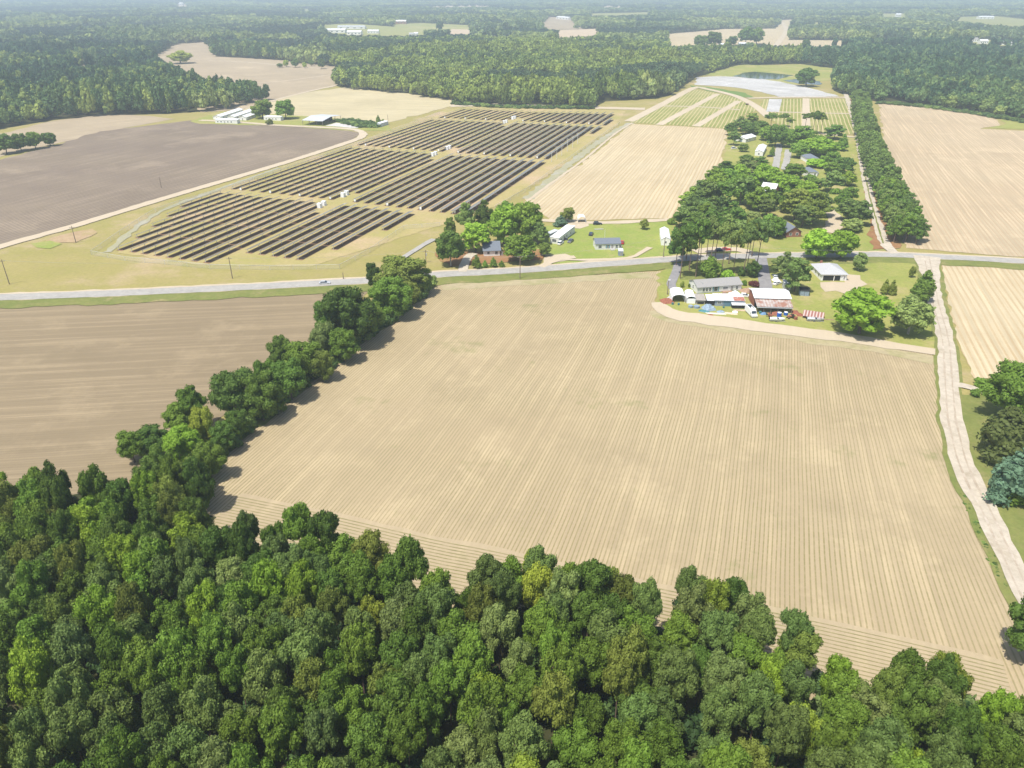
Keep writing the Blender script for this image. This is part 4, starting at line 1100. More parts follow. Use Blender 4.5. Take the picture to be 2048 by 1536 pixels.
under([(1915, 975), (1925, 985), (1975, 1080), (2030, 1200), (2020, 1200), (1960, 1090)], 1.0, 0.5, 1.4, 0.2, 0.5)
ob = stuff_wood('undergrowth', up, ((0.05, 0.09, 0.022), (0.075, 0.12, 0.028), (0.12, 0.16, 0.04)), 'low tangled undergrowth along the hedgerow and wood edges', [('bush', 420, 0.75, 4)], 61, 'underleaf')
ob['category'] = 'undergrowth'
# dark understorey inside the foreground wood
up = []
for X, Y, h, px_, py_ in wood:
    for _ in range(2):
        up.append((X + rs.uniform(-4, 4), Y + rs.uniform(-4, 4), rs.uniform(3.5, 6) / 9, rs.uniform(3, 6.5) / 9))
ob = stuff_wood('undergrowth', up, ((0.03, 0.06, 0.02), (0.045, 0.08, 0.02), (0.07, 0.1, 0.03)), 'shady undergrowth beneath the foreground wood', [('bush', 420, 0.6, 4)], 71, 'shadeleaf')
ob['category'] = 'undergrowth'

# ------------------------------------------------------------------ solar farm
def lst(s): return [tuple(map(float, q.split(','))) for q in s.split()]
BLOCKS = [
 ('nearest block left of the grass aisle', lst('358.4,414.2 332,433.3 302,453.8 269.8,476.2 233.2,501.1 258.8,504.8 281.5,508.4 306.4,512 331.3,515.7 356.2,519.1 381.5,522.8 406.4,526.2'),
  lst('440,386.2 459.8,388 479.6,390.3 499.4,392.2 517.7,394.4 538.2,396.4 557.2,398.3 580,400.5 601.2,402.7 621.7,404.6 635,411 630.5,425.4')),
 ('nearest block right of the grass aisle', lst('491.3,506.7 516.2,509.6 541.9,513.3 566,516.5 591.7,519.9 662,499.4 762.2,461'),
  lst('690.3,411.9 711.5,414.2 732,417.1 752.5,419.6 773.7,422.1 796.4,425.5 819.9,428.1')),
 ('second block left of the grass aisle', lst('461.4,379 478.5,380.5 497.3,382.5 517.8,385.2 536.6,386.9 557,388.6 576,391 596.4,393.7 615.2,395.1 635.7,396.8 656.3,399.6 707.8,387.1'),
  lst('701.2,295.9 718,296.6 733.4,298 748,299.4 765.6,300.5 782,302 798.4,303.2 814.8,304.1 830,305.5 848,307.3 862,309.6 860.6,319')),
 ('second block right of the grass aisle', lst('704.9,404.7 726.1,407.2 748.1,409.8 768.6,412.3 790.6,415.2 812.6,417.4 834.5,420.4 856.5,423.3 878.5,425.5 901,428.5 925,431'),
  lst('903,311.7 920.5,312.9 939,314.8 955.7,315.6 975.2,316.8 991.8,318.2 1011.4,319.5 1028,320.7 1046.5,322.1 1064,323.4 1083.6,325')),
 ('third block left of the grass aisle', lst('714,290.9 730.5,291.7 744.5,293.2 759.8,294.4 776,296 792.6,296.7 808.4,298.1 824.2,299.1 840.6,300.2 857.6,301.8 877,303.5 909.8,296.1'),
  lst('864.9,239.6 879.5,240 892.2,240.6 904,241.6 918.6,242.4 932.3,243 945.9,243.4 959.6,243.9 974.3,244.5 987.9,245.3 1000.6,246.9 1004.5,252.3')),
 ('third block right of the grass aisle', lst('912.7,306.4 930.3,307.4 946.9,308.4 964.5,309.8 981.1,311.3 998.7,312.3 1016.3,313.7 1033.8,314.8 1051.4,316.2 1069,317.6 1087.5,318.8 1179.3,267.8'),
  lst('1033.8,246.5 1049.5,247.3 1065,248.4 1079.7,248.8 1094.4,249.8 1110,250.4 1123.7,251.2 1139.3,251.8 1154.9,252.7 1168.6,253.5 1182.3,254.3 1198.9,255.1')),
 ('farthest block left of the grass aisle', lst('876.6,236.1 889.3,236.5 904,236.9 916.6,237.5 931.3,238.1 945,239.1 958.6,239.6 971.3,240 984,240.6 997.7,241 1014,239 1036.8,236.5'),
  lst('928.4,218.5 942,219 955.7,219.5 969.4,220.1 981,220.7 994.8,221.5 1007.5,222 1019.2,222.7 1031.9,223.4 1044.6,224.2 1059,224.6 1071.9,225')),
 ('farthest block right of the grass aisle', lst('1043.6,242.6 1057.3,243 1071.9,243.9 1085.6,244.5 1101.2,245.5 1115.9,246 1130.5,246.9 1145,247.5 1159.8,248.2 1174.5,248.8 1189,249.8 1204.7,251.2'),
  lst('1086.6,225.4 1100,225.8 1113.9,226 1126.6,226.4 1140.3,226.4 1154,226.8 1166.6,227.3 1180.3,227.7 1194,227.9 1207.7,228.5 1223.3,228.9 1221.3,240')),
]
PW, PH, PT = 3.3, 1.8, R(-15)
meshcache = {}
def table_mesh(L):
    key = round(L, 1)
    if key not in meshcache:
        b_ = MB(); n_ = 1
        c_, s_ = math.cos(PT), math.sin(PT)
        b_.box((0, 0, 0), (PW, key, 0.05))
        o = b_.build('panel_table', M['solar']); me = o.data
        COL.objects.unlink(o); bpy.data.objects.remove(o)
        meshcache[key] = me
    return meshcache[key]
pb = MB(); pb.box((0, 0, PH / 2 - 0.1), (0.16, 0.2, PH)); o = pb.build('support_post', M['galv']); POST = o.data; COL.objects.unlink(o); bpy.data.objects.remove(o)
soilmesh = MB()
nrows = 0
for bname, S_, E_ in BLOCKS:
    for i, (s_, e_) in enumerate(zip(S_, E_)):
        a, b_ = P(*s_), P(*e_)
        L = math.dist(a, b_); dx, dy = (b_[0] - a[0]) / L, (b_[1] - a[1]) / L
        rz = math.atan2(-dx, dy)
        off = 1.0
        root = empty('solar_panel_row', (a[0] + dy * off, a[1] - dx * off, 0), rz)
        cnt_n = len(S_)
        which = ORD[i + 1] if i < cnt_n - 1 else 'rightmost'
        tag(root, f'{which} solar panel row from the left in the {bname}' if i < cnt_n - 1 else f'rightmost solar panel row in the {bname}', 'solar panels', 'rows of solar panels')
        nt_ = max(1, round(L / 24)); tl = L / nt_
        me = table_mesh(tl - 0.7)
        for j in range(nt_):
            o = bpy.data.objects.new('panel_table', me); COL.objects.link(o); o.parent = root
            o.location = (0, (j + 0.5) * tl, PH); o.rotation_euler = (0, PT, 0)
        tb = MB(); tb.cyl((0, 0.1, PH - 0.12), (0, L - 0.1, PH - 0.12), 0.07, n=6); tb.build('torque_tube', M['galv'], root)
        near = s_[1] > 280
        stp = 8.0 if near else 24.0
        q = 0.5
        while q < L:
            o = bpy.data.objects.new('support_post', POST); COL.objects.link(o); o.parent = root; o.location = (0, q, 0)
            q += stp
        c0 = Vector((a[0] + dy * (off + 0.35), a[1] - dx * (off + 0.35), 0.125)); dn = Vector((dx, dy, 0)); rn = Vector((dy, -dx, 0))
        soilmesh.add([c0 - rn * 1.75, c0 + rn * 1.75, c0 + rn * 1.75 + dn * L, c0 - rn * 1.75 + dn * L], [(0, 1, 2, 3)])  # reddish bare soil, set in the panels' shadow to deepen its brown
        nrows += 1
so_ = soilmesh.build('bare_soil_shade', G['soilshade']); so_['kind'] = 'structure'
print('solar rows', nrows)

# transformer cabinets in pairs on the aisle
cab0 = None
CABS = [(639.5, 415.5), (648, 411), (686.5, 394), (693.5, 390), (865.5, 312.5), (871, 310), (894, 299.5), (899, 297.5), (1008, 247), (1012.5, 245.5), (1025.5, 238.8), (1029.5, 237.6)]
pos = ['nearest', 'second nearest', 'third nearest', 'third farthest', 'second farthest', 'farthest']
for i, (x, y) in enumerate(CABS):
    X, Y, _ = P(x, y)
    if cab0 is None:
        cab0 = empty('transformer_cabinet', (0, 0, 0), R(-18))
        q = MB(); q.box((0, 0, 1.25), (2.0, 2.2, 2.2)); q.box((0, 0, 2.40), (2.15, 2.35, 0.1)); q.build('housing', M['cabinet'], cab0)
        q = MB(); q.box((-0.5, -1.12, 1.2), (0.9, 0.05, 1.9)); q.build('door', M['cabinet'], cab0)
        q = MB(); q.box((0.5, -1.12, 1.2), (0.9, 0.05, 1.9)); q.build('door', M['cabinet'], cab0)
        q = MB(); q.box((0, 0, 0.07), (2.6, 2.8, 0.14)); q.build('pad', M['concrete'], cab0)
        c = cab0
    else:
        c = copy_tree(cab0)
    c.location = (X, Y, 0)
    tag(c, f'{"left" if i % 2 == 0 else "right"} white cabinet of the {pos[i // 2]} pair on the solar farm aisle', 'electrical cabinet', 'white transformer cabinets on the solar farm')
Z3 = lambda x, y: (860 + x / 5.12, 200 + y / 5.12)
Z2 = lambda x, y: (680 + x / 6.827, 290 + y / 6.827)
Z1 = lambda x, y: (380 + x / 6.827, 380 + y / 6.827)
BX = [Z3(*q) for q in [(290, 540), (555, 555), (822, 575), (1098, 595), (152, 183), (360, 190), (570, 200), (88, 523), (952, 215), (1172, 223), (1397, 235), (1627, 245)]] + \
     [Z2(*q) for q in [(350, 5), (675, 33), (1007, 58), (208, 773), (650, 828), (1103, 885), (1565, 930)]] + [Z1(*q) for q in [(697, 5), (1100, 42), (1503, 82), (1920, 123)]]
BX.sort(key=lambda q: (-round(q[1] / 12), q[0]))
box0 = None
for i, (x, y) in enumerate(BX):
    X, Y, _ = P(x, y + 1.5)
    if box0 is None:
        box0 = empty('combiner_box', (0, 0, 0), R(-18))
        q = MB(); q.box((0, 0, 1.15), (0.95, 0.5, 1.1)); q.build('housing', M['cabinet'], box0)
        for s_ in (-.35, .35):
            q = MB(); q.box((s_, 0, 0.3), (0.1, 0.1, 0.6)); q.build('leg', M['galv'], box0)
        c = box0
    else: c = copy_tree(box0)
    c.location = (X, Y, 0)
    tag(c, 'small white electrical box at the near end of a solar panel row', 'electrical box', 'small white boxes at the solar row ends')

# ------------------------------------------------------------------ poles, wires, fence
def pole(xb, yb, yt, label, arm=True, mat='pole', group=None, name='utility_pole', rz=0.3, can=False):
    X, Y, _ = P(xb, yb); h = top_height(xb, yb, yt)
    r = empty(name, (X, Y, 0), rz); tag(r, label, 'utility pole' if name == 'utility_pole' else 'lamp post', group)
    q = MB(); q.cyl((0, 0, -0.1), (0, 0, h), 0.20, 0.13, 8); q.build('shaft', M[mat], r)
    if arm:
        q = MB(); q.box((0, 0, h - 0.7), (2.2, 0.12, 0.14)); q.build('crossarm', M[mat], r)
        for s_ in (-0.95, 0.95):
            q = MB(); q.cyl((s_, 0, h - 0.63), (s_, 0, h - 0.38), 0.07, n=6); q.build('insulator', M['galv'], r)
    if can:
        q = MB(); q.cyl((0.35, 0, h - 2.6), (0.35, 0, h - 1.5), 0.28, n=10); q.build('transformer', M['galv'], r)
    return Vector((X, Y, h - 0.4))
p1 = pole(19, 568.5, 519, 'wooden pole at the left edge above the paved road')
p2 = pole(152, 485.5, 452, 'wooden pole beside the red clay patch')
p3 = pole(465, 557, 514, 'wooden pole between the solar rows and the paved road')
p4 = pole(323, 376, 353, 'wooden pole standing in the dark tilled field', arm=False)
p5 = pole(852, 525, 500, 'wooden pole with grey transformer beside the clump round the blue-roofed house', can=True)
p6 = pole(1040, 558, 511, 'wooden pole on the near side of the paved road at the hedgerow field')
p7 = pole(1326.5, 515, 474, 'wooden pole in front of the white trailer', arm=False)
p8 = pole(776.5, 248, 229, 'wooden pole behind the grey trailer', arm=False)
pole(687, 559, 545, 'short post beside the paved road near the grey car', arm=False)
SUB = [(1103, 324, 301.5), (1113.4, 318, 292.5), (1123.4, 311.6, 286), (1134.5, 303, 276.5), (1145.2, 296, 271.5), (1155, 288.5, 265)]
sub = []
for i, (x, y, t) in enumerate(SUB):
    sub.append(pole(x, y, t, f'{ORD[i + 1]} pale pole, counting from the near end, of the line beside the solar farm', mat='palepole', group='pale poles beside the solar farm'))
def wire(a, b_, label, r_=0.03, sag=1.2):
    q = MB(); n_ = 10; prev = None
    for i in range(n_ + 1):
        t = i / n_
        v = a.lerp(b_, t) - Vector((0, 0, sag * 4 * t * (1 - t)))
        if prev is not None: q.cyl(prev, v, r_, n=4, caps=False)
        prev = v
    o = q.build('power_line', M['wire'], None); tag(o, label, 'power line'); return o
wire(p5, p6, 'thin power line from the transformer pole to the pole on the near roadside')
wire(p6, p7 + Vector((0, 0, 0.2)), 'thin power line from the near roadside pole to the pole by the white trailer')
wire(p3, p5, 'thin power line passing the solar farm corner along the road')
wire(p1, p3, 'thin power line above the dry grass at left', sag=1.6)
wire(p7, Vector(P(1790, 500, 9.5)), 'long power line over the road to the windbreak', sag=2.0)
for i in range(5):
    wire(sub[i], sub[i + 1], f'wire between the {ORD[i + 1]} and {ORD[i + 2]} pale poles beside the solar farm', sag=0.3)
pl_ = pole(1334.5, 590, 560, 'lamp post at the left end of the white canopies', arm=False, name='lamp_post')
for o in list(scene.objects):
    if o.name.startswith('lamp_post'):
        q = MB(); q.box((0.25, 0, pl_.z + 0.4), (0.9, 0.3, 0.2)); q.build('lamp_head', M['white'], o)

# chain link fence round the solar farm
m, nt, b = newmat('chain_link'); N = NT(nt)
b.inputs['Base Color'].default_value = (0.62, 0.63, 0.6, 1); b.inputs['Roughness'].default_value = 0.5
tr = N.n('ShaderNodeBsdfTransparent'); mx = N.n('ShaderNodeMixShader'); mx.inputs[0].default_value = 0.16
g = N.n('ShaderNodeTexCoord').outputs['Object']
wv = N.noise(g, 0.2, 2)
N.l(N.math('ADD', 0.1, N.math('MULTIPLY', wv, 0.14)), mx.inputs[0])
N.l(tr.outputs[0], mx.inputs[1]); N.l(b.outputs[0], mx.inputs[2]); N.l(mx.outputs[0], nt.nodes['Material Output'].inputs[0])
M['chain'] = m
def fence(pts, label):
    w = [P(*p)[:2] for p in pts]
    root = empty('chain_link_fence', (w[0][0], w[0][1], 0)); tag(root, label, 'fence')
    ox, oy = w[0]
    fab = MB(); rail = MB(); posts = []
    for (ax, ay), (bx, by) in zip(w, w[1:]):
        L = math.dist((ax, ay), (bx, by)); k = max(1, int(L / 9))
        fab.add([(ax - ox, ay - oy, 0.05), (bx - ox, by - oy, 0.05), (bx - ox, by - oy, 2.0), (ax - ox, ay - oy, 2.0)], [(0, 1, 2, 3)])
        rail.cyl((ax - ox, ay - oy, 2.05), (bx - ox, by - oy, 2.05), 0.05, n=5)
        for j in range(k): posts.append((ax + (bx - ax) * j / k - ox, ay + (by - ay) * j / k - oy))
    posts.append((w[-1][0] - ox, w[-1][1] - oy))
    fab.build('mesh_fabric', M['chain'], root); rail.build('top_rail', M['galv'], root)
    pm = MB(); pm.cyl((0, 0, 0), (0, 0, 2.15), 0.06, n=6); po = pm.build('post', M['galv'], root); po.location = (posts[0][0], posts[0][1], 0)
    for x, y in posts[1:98]:
        c = po.copy(); COL.objects.link(c); c.parent = root; c.location = (x, y, 0)
fence([(183, 510), (240, 470), (295, 434), (312, 424)], 'pale chain link fence along the left corner of the solar farm')
fence([(312, 424), (360, 408), (450, 381), (560, 342), (720, 288), (880, 228)], 'chain link fence between the dark tilled field and the solar rows')
fence([(183, 510), (250, 522), (330, 529), (420, 538), (540, 540), (680, 538)], 'chain link fence in front of the nearest solar rows')
fence([(680, 538), (740, 505), (808, 459), (880, 453)], 'chain link fence slanting up from the road side of the solar farm')
fence([(990, 418), (1050, 385), (1110, 340), (1180, 290), (1240, 248)], 'chain link fence along the right of the solar farm by the pale field')

# ------------------------------------------------------------------ buildings
def frame_from(pl, pr):
    a, b_ = P(*pl), P(*pr)
    L = math.dist(a, b_); rz = math.atan2(b_[1] - a[1], b_[0] - a[0])
    return a, L, rz

def house(name, label, cat, pl, pr, dep, wh, rh, wall='siding', roof='shingle_grey', hip=False, ridge='x', eave=0.35, front=(), left=(), right=(), extras=None, group=None, open_front=False, L=None, dz=0.0):
    """front edge given by two photo pixels on the ground; x along the front, y away"""
    a, LL, rz = frame_from(pl, pr); L = L or LL
    root = empty(name, (a[0], a[1], dz), rz); tag(root, label, cat, group)
    q = MB()
    if open_front:
        q.box((L / 2, dep - 0.08, wh / 2), (L, 0.16, wh)); q.box((0.08, dep / 2 - .1, wh / 2), (0.16, dep - 0.2, wh)); q.box((L - 0.08, dep / 2 - .1, wh / 2), (0.16, dep - 0.2, wh))
    else:
        if hip or rh <= 0.6:
            q.box((L / 2, dep / 2, wh / 2), (L, dep, wh))
        elif ridge == 'x':
            q.extrude([(0, 0), (dep, 0), (dep, wh), (dep / 2, wh + rh * 0.94), (0, wh)], (0, 1, 0), (0, 0, 1), (1, 0, 0), 0, L)
        else:
            q.extrude([(0, 0), (L, 0), (L, wh), (L / 2, wh + rh * 0.94), (0, wh)], (1, 0, 0), (0, 0, 1), (0, 1, 0), 0, dep)
    q.build('wall', M[wall], root)
    q = MB(); e = eave; t = 0.14
    if hip:
        x0, x1, y0, y1 = -e, L + e, -e, dep + e
        k_ = min(L, dep) / 2 + e
        if ridge == 'x': r0, r1 = (x0 + k_, dep / 2), (x1 - k_, dep / 2)
        else: r0, r1 = (L / 2, y0 + k_), (L / 2, y1 - k_)
        z0 = wh + 0.003
        vs = [(x0, y0, z0), (x1, y0, z0), (x1, y1, z0), (x0, y1, z0), (r0[0], r0[1], wh + rh), (r1[0], r1[1], wh + rh)]
        fs = [(0, 1, 5, 4), (1, 2, 5), (2, 3, 4, 5), (3, 0, 4), (3, 2, 1, 0)] if ridge == 'x' else [(0, 1, 4), (1, 2, 5, 4), (2, 3, 5), (3, 0, 4, 5), (3, 2, 1, 0)]
        q.add(vs, fs)
    elif rh <= 0.6:   # single slope
        q.extrude([(-e, wh + 0.02), (dep + e, wh + rh), (dep + e, wh + rh + t), (-e, wh + 0.02 + t)], (0, 1, 0), (0, 0, 1), (1, 0, 0), -e, L + e)
    elif ridge == 'x':
        sl = rh / (dep / 2)
        q.extrude([(-e, wh - e * sl), (dep / 2, wh + rh), (dep + e, wh - e * sl), (dep + e, wh - e * sl + t), (dep / 2, wh + rh + t), (-e, wh - e * sl + t)], (0, 1, 0), (0, 0, 1), (1, 0, 0), -e, L + e)
    else:
        sl = rh / (L / 2)
        q.extrude([(-e, wh - e * sl), (L / 2, wh + rh), (L + e, wh - e * sl), (L + e, wh - e * sl + t), (L / 2, wh + rh + t), (-e, wh - e * sl + t)], (1, 0, 0), (0, 0, 1), (0, 1, 0), -e, dep + e)
    q.build('roof', M[roof], root)
    def opening(face, u, w, z, h, kind):
        def put(c, d):  # c=(u,out,z)
            if face == 'front': return (c[0], -c[1], c[2]), (d[0], d[1], d[2])
            if face == 'left': return (-c[1], c[0], c[2]), (d[1], d[0], d[2])
            return (L + c[1], c[0], c[2]), (d[1], d[0], d[2])
        if kind == 'window':
            q = MB(); c_, d_ = put((u, 0.02, z + h / 2), (w, 0.05, h)); q.box(c_, d_); win = q.build('window', M['glass'], root)
            q = MB()
            for cc, dd in (((u, 0.045, z - 0.05), (w + 0.2, 0.06, 0.1)), ((u, 0.045, z + h + 0.05), (w + 0.2, 0.06, 0.1)), ((u - w / 2 - 0.05, 0.045, z + h / 2), (0.1, 0.06, h - 0.01)), ((u + w / 2 + 0.05, 0.045, z + h / 2), (0.1, 0.06, h - 0.01)), ((u, 0.055, z + h / 2), (w - 0.02, 0.03, 0.06))):
                c_, d_ = put(cc, dd); q.box(c_, d_)
            q.build('frame', M['white'], win)
        elif kind == 'shutters':
            opening(face, u, w, z, h, 'window')
            for s_ in (-1, 1):
                q = MB(); c_, d_ = put((u + s_ * (w / 2 + 0.35), 0.05, z + h / 2), (0.4, 0.05, h + 0.1)); q.box(c_, d_); q.build('shutter', M['bluedoor'], root)
        elif kind == 'door':
            q = MB(); c_, d_ = put((u, 0.03, z + h / 2), (w, 0.06, h)); q.box(c_, d_); dr = q.build('door', M['door'], root)
            q = MB(); c_, d_ = put((u + w * 0.35, 0.08, z + h * 0.48), (0.08, 0.05, 0.08)); q.box(c_, d_); q.build('handle', M['rim'], dr)
        elif kind == 'bay':     # flat dark panel standing in for the shade of an open bay
            q = MB(); c_, d_ = put((u, 0.03, z + h / 2), (w, 0.06, h)); q.box(c_, d_); q.build('opening', M['dark'], root)
    for f_, ops in (('front', front), ('left', left), ('right', right)):
        for o_ in ops: opening(f_, *o_)
    if extras: extras(root, L, dep, wh, rh)
    return root

W, S, D, BY = 'window', 'shutters', 'door', 'bay'
def home_extras(root, L, dep, wh, rh):
    for x_, y_ in ((2.0, dep * 0.28), (2.4, dep * 0.18)):
        q = MB(); q.cyl((x_, y_, wh + 0.5), (x_, y_, wh + rh * 0.7 + 0.6), 0.12, n=8); q.build('vent_pipe', M['galv'], root)
    q = MB(); q.box((L * 0.66, -0.9, 0.25), (L * 0.22, 1.7, 0.5)); q.build('deck', M['deck'], root)
    q = MB()
    for k_ in range(3): q.box((L * 0.56, -1.9 - 0.3 * k_, 0.2 - 0.12 * k_ / 1.5), (1.3, 0.3, 0.3 - 0.08 * k_))
    q.build('steps', M['deck'], root)
    q = MB(); q.box((L / 2, -0.02, 0.22), (L - 0.1, 0.05, 0.42)); q.build('skirting', M['greysiding'], root)
house('manufactured_home', 'long white home with grey gabled roof among the sheds', 'house', (1394, 588), (1482, 581.5), 8.2, 2.7, 1.5, 'siding', 'shingle_grey', ridge='x',
      front=[(2.6, .8, .9, 1.2, W), (3.9, .8, .9, 1.2, W), (5.2, .8, .9, 1.2, W), (7.6, 1.5, .7, 1.7, S), (11.6, 1.9, 1.3, .7, W), (14.3, .9, 0.3, 2.0, D), (16.4, .9, .9, 1.1, W)],
      left=[(4.0, .9, 1.0, 1.3, W)], extras=home_extras)
def bighouse(root, L, dep, wh, rh):
    q = MB(); q.box((L * 0.28, dep * 0.82, wh + rh * 0.55), (0.8, 0.8, 1.8)); q.build('chimney', M['brick'], root)
    q = MB(); q.box((L * 0.86, -0.05, 1.25), (0.3, 0.3, 2.5)); q.build('column', M['white'], root)
    q = MB(); q.box((L * 0.5, -0.05, 1.25), (0.3, 0.3, 2.5)); q.build('column', M['white'], root)
    q = MB(); q.box((L + 0.6, 3.0, 0.5), (0.9, 0.9, 0.9)); q.build('air_conditioner', M['galv'], root)
    q = MB(); q.box((L / 2, -1.6, 0.06), (L, 2.8, 0.12)); q.build('patio', M['concrete'], root)
house('house', 'white house with broad pale grey hipped roof and open carport front', 'house', (1641, 562), (1692, 562.5), 12.5, 2.9, 2.4, 'white', 'shingle_light', hip=True, ridge='y', eave=0.5,
      front=[(4.2, 6.8, 0.0, 2.3, BY), (9.0, .8, .9, 1.1, W)], left=[(3, 1, 1, 1.1, W), (7, 1, 1, 1.1, W)], right=[(3, 1, 1, 1.1, W), (8, 1, 1, 1.1, W)], extras=bighouse)
house('brick_house', 'brick house with slate blue hipped roof', 'house', (1572, 475), (1601, 474), 13.5, 2.7, 2.3, 'brick', 'shingle_blue', ridge='y', hip=False, eave=0.5,
      front=[(2.0, 1.1, 1, 1.1, W), (5.2, 1.1, 1, 1.1, W)], right=[(3, 1, 1, 1.1, W), (7, .9, 0, 2.0, D)], left=[(3, 1, 1, 1.1, W)])
def steps_(root, L, dep, wh, rh):
    q = MB(); q.box((L * 0.68, -0.8, 0.3), (1.8, 1.5, 0.6)); q.build('steps', M['concrete'], root)
    q = MB(); q.cyl((L * 0.5, dep + 2.0, 0), (L * 0.5, dep + 2.0, 7), 0.06, n=6); q.build('mast', M['white'], root)
house('manufactured_home', 'white home with slate blue roof on the bright lawn', 'house', (1191, 500), (1240, 499), 7.0, 2.9, 1.5, 'siding', 'shingle_blue', ridge='x',
      front=[(2.0, 1.4, .9, 1.2, W), (5.6, .8, .9, 1.3, S), (7.6, .9, .3, 2.0, D), (9.6, 1.0, .9, 1.2, W), (11.2, 1.0, .9, 1.2, W)], left=[(3.5, .8, 1, 1.2, W)], extras=steps_)
house('mobile_home', 'white narrow mobile home beside the house clump', 'house', (1100, 486.5), (1107, 487.5), 20.5, 2.9, 0.55, 'siding', 'metal_white', ridge='y', eave=0.15, L=4.2,
      front=[(2.1, 2.0, 1.0, 1.2, W)], right=[(3, 1.2, 1, 1.0, W), (7, .9, .2, 2.0, D), (10, 1.2, 1, 1.0, W), (15, 1.2, 1, 1, W)])
house('mobile_home', 'white gabled trailer left of the dense pines', 'house', (1322, 491), (1335, 491.5), 17.0, 3.0, 1.0, 'white', 'metal_white', ridge='y', eave=0.15, L=4.0,
      front=[(2.0, .8, 1.2, .9, W)], right=[(4, 1.2, 1, 1, W), (9, .9, .1, 2.0, D)])
house('house', 'blue-roofed house hidden in the tree clump', 'house', (968, 513), (1000, 512), 11, 2.7, 2.4, 'white', 'shingle_blue', ridge='x', eave=0.5,
      front=[(2, 1, 1, 1.1, W), (5.5, 1.2, .9, 1.2, W), (8.0, .9, 0.1, 2, D)], right=[(3, 1, 1, 1, W)])
house('utility_shed', 'small pale blue shed on the lawn by the white home', 'shed', (1237, 512.5), (1246, 512.5), 2.4, 2.2, 0.6, 'greysiding', 'metal_pale', front=[(1.2, .8, 0, 1.8, D)], eave=0.12)
house('lean_to_shed', 'low grey shed behind the narrow mobile home', 'shed', (1093, 474), (1101, 476), 6, 2.0, 0.4, 'greysiding', 'metal_pale', eave=0.2, front=[(1, 0.8, 0, 1.8, BY)])

# canopies
def canopy(label, pl, pr, dep, wh, rh, closed):
    a, L, rz = frame_from(pl, pr)
    root = empty('carport_canopy', (a[0], a[1], 0), rz); tag(root, label, 'carport')
    q = MB(); n_ = 8
    prof = [(-0.1, wh)] + [(L * (0.5 - 0.5 * math.cos(math.pi * i / n_)), wh + rh * math.sin(math.pi * i / n_) ** 0.8) for i in range(1, n_)] + [(L + 0.1, wh)]
    prof2 = prof + [(x, z + 0.07) for x, z in reversed(prof)]
    q.extrude(prof2, (1, 0, 0), (0, 0, 1), (0, 1, 0), -0.2, dep + .2); q.build('cover', M['fabric_white'], root)
    q = MB(); q.box((0.03, dep / 2, wh / 2), (0.05, dep, wh)); q.build('side_panel', M['fabric_white'], root)
    q = MB(); q.box((L - 0.03, dep / 2, wh / 2), (0.05, dep, wh)); q.build('side_panel', M['fabric_white'], root)
    if closed:
        q = MB(); q.box((L / 2, 0.05, wh / 2), (L - .1, 0.05, wh)); q.build('front_panel', M['fabric_white'], root)
    for x_ in (0, L):
        for y_ in (0, dep):
            q = MB(); q.cyl((x_, y_, 0), (x_, y_, wh), 0.05, n=6); q.build('leg', M['galv'], root)
    return root
canopy('wide white carport canopy, open in front, left of the narrow one', (1344, 606), (1370, 606.5), 7.5, 2.2, 1.2, False)
canopy('narrow rounded white canopy closed in front', (1373, 608), (1390, 608.5), 7.0, 2.2, 0.9, True)
r = canopy('small white dome canopy by the pale field', (1156, 446), (1171, 446), 4.5, 1.8, 1.4, False)

house('low_shed', 'low shed under a grey tarp between the canopies and the blue shed', 'shed', (1392, 609), (1409, 609.5), 5.0, 1.7, 0.5, 'tarp_grey', 'tarp_grey', front=[(1.6, 2.4, 0, 1.1, BY)], eave=0.3)
house('lean_to_shed', 'little pale lean-to at the left end of the blue-grey shed', 'shed', (1414, 611.5), (1429, 612), 4.5, 2.1, 0.5, 'dark', 'metal_white', eave=0.3, front=[(1.6, 2.0, 0, 1.7, BY)])
def longshed(root, L, dep, wh, rh):
    q = MB(); q.box((L * 0.43, -0.03, wh / 2), (L * 0.26, 0.07, wh - 0.02)); q.build('blue_panel', M['bluesiding'], root)
    q = MB(); sl = rh / dep
    q.extrude([(-0.42, wh + 0.165), (dep * 0.55, wh + rh * .57 + 0.165), (dep * 0.55, wh + rh * .57 + 0.20), (-0.42, wh + 0.20)], (0, 1, 0), (0, 0, 1), (1, 0, 0), L * 0.66, L + 0.3)
    q.build('rusty_roof_sheet', M['rustroof'], root)
house('long_shed', 'long blue-grey shed with pale roof rusting at its right end', 'shed', (1429, 613), (1486, 614.5), 5.0, 2.5, 0.55, 'greysiding', 'metal_patch', eave=0.4, front=[(1.6, 1.3, 1.2, .8, W), (7.0, 1.0, 1.2, .8, W)], extras=longshed)
house('lean_to_roof', 'pale low lean-to in front of the rusting end of the long shed', 'shed', (1464, 618), (1490, 618.5), 2.2, 1.5, 0.4, 'dark', 'metal_pale', eave=0.25, front=[(1.5, 2.0, 0, 1.2, BY)])

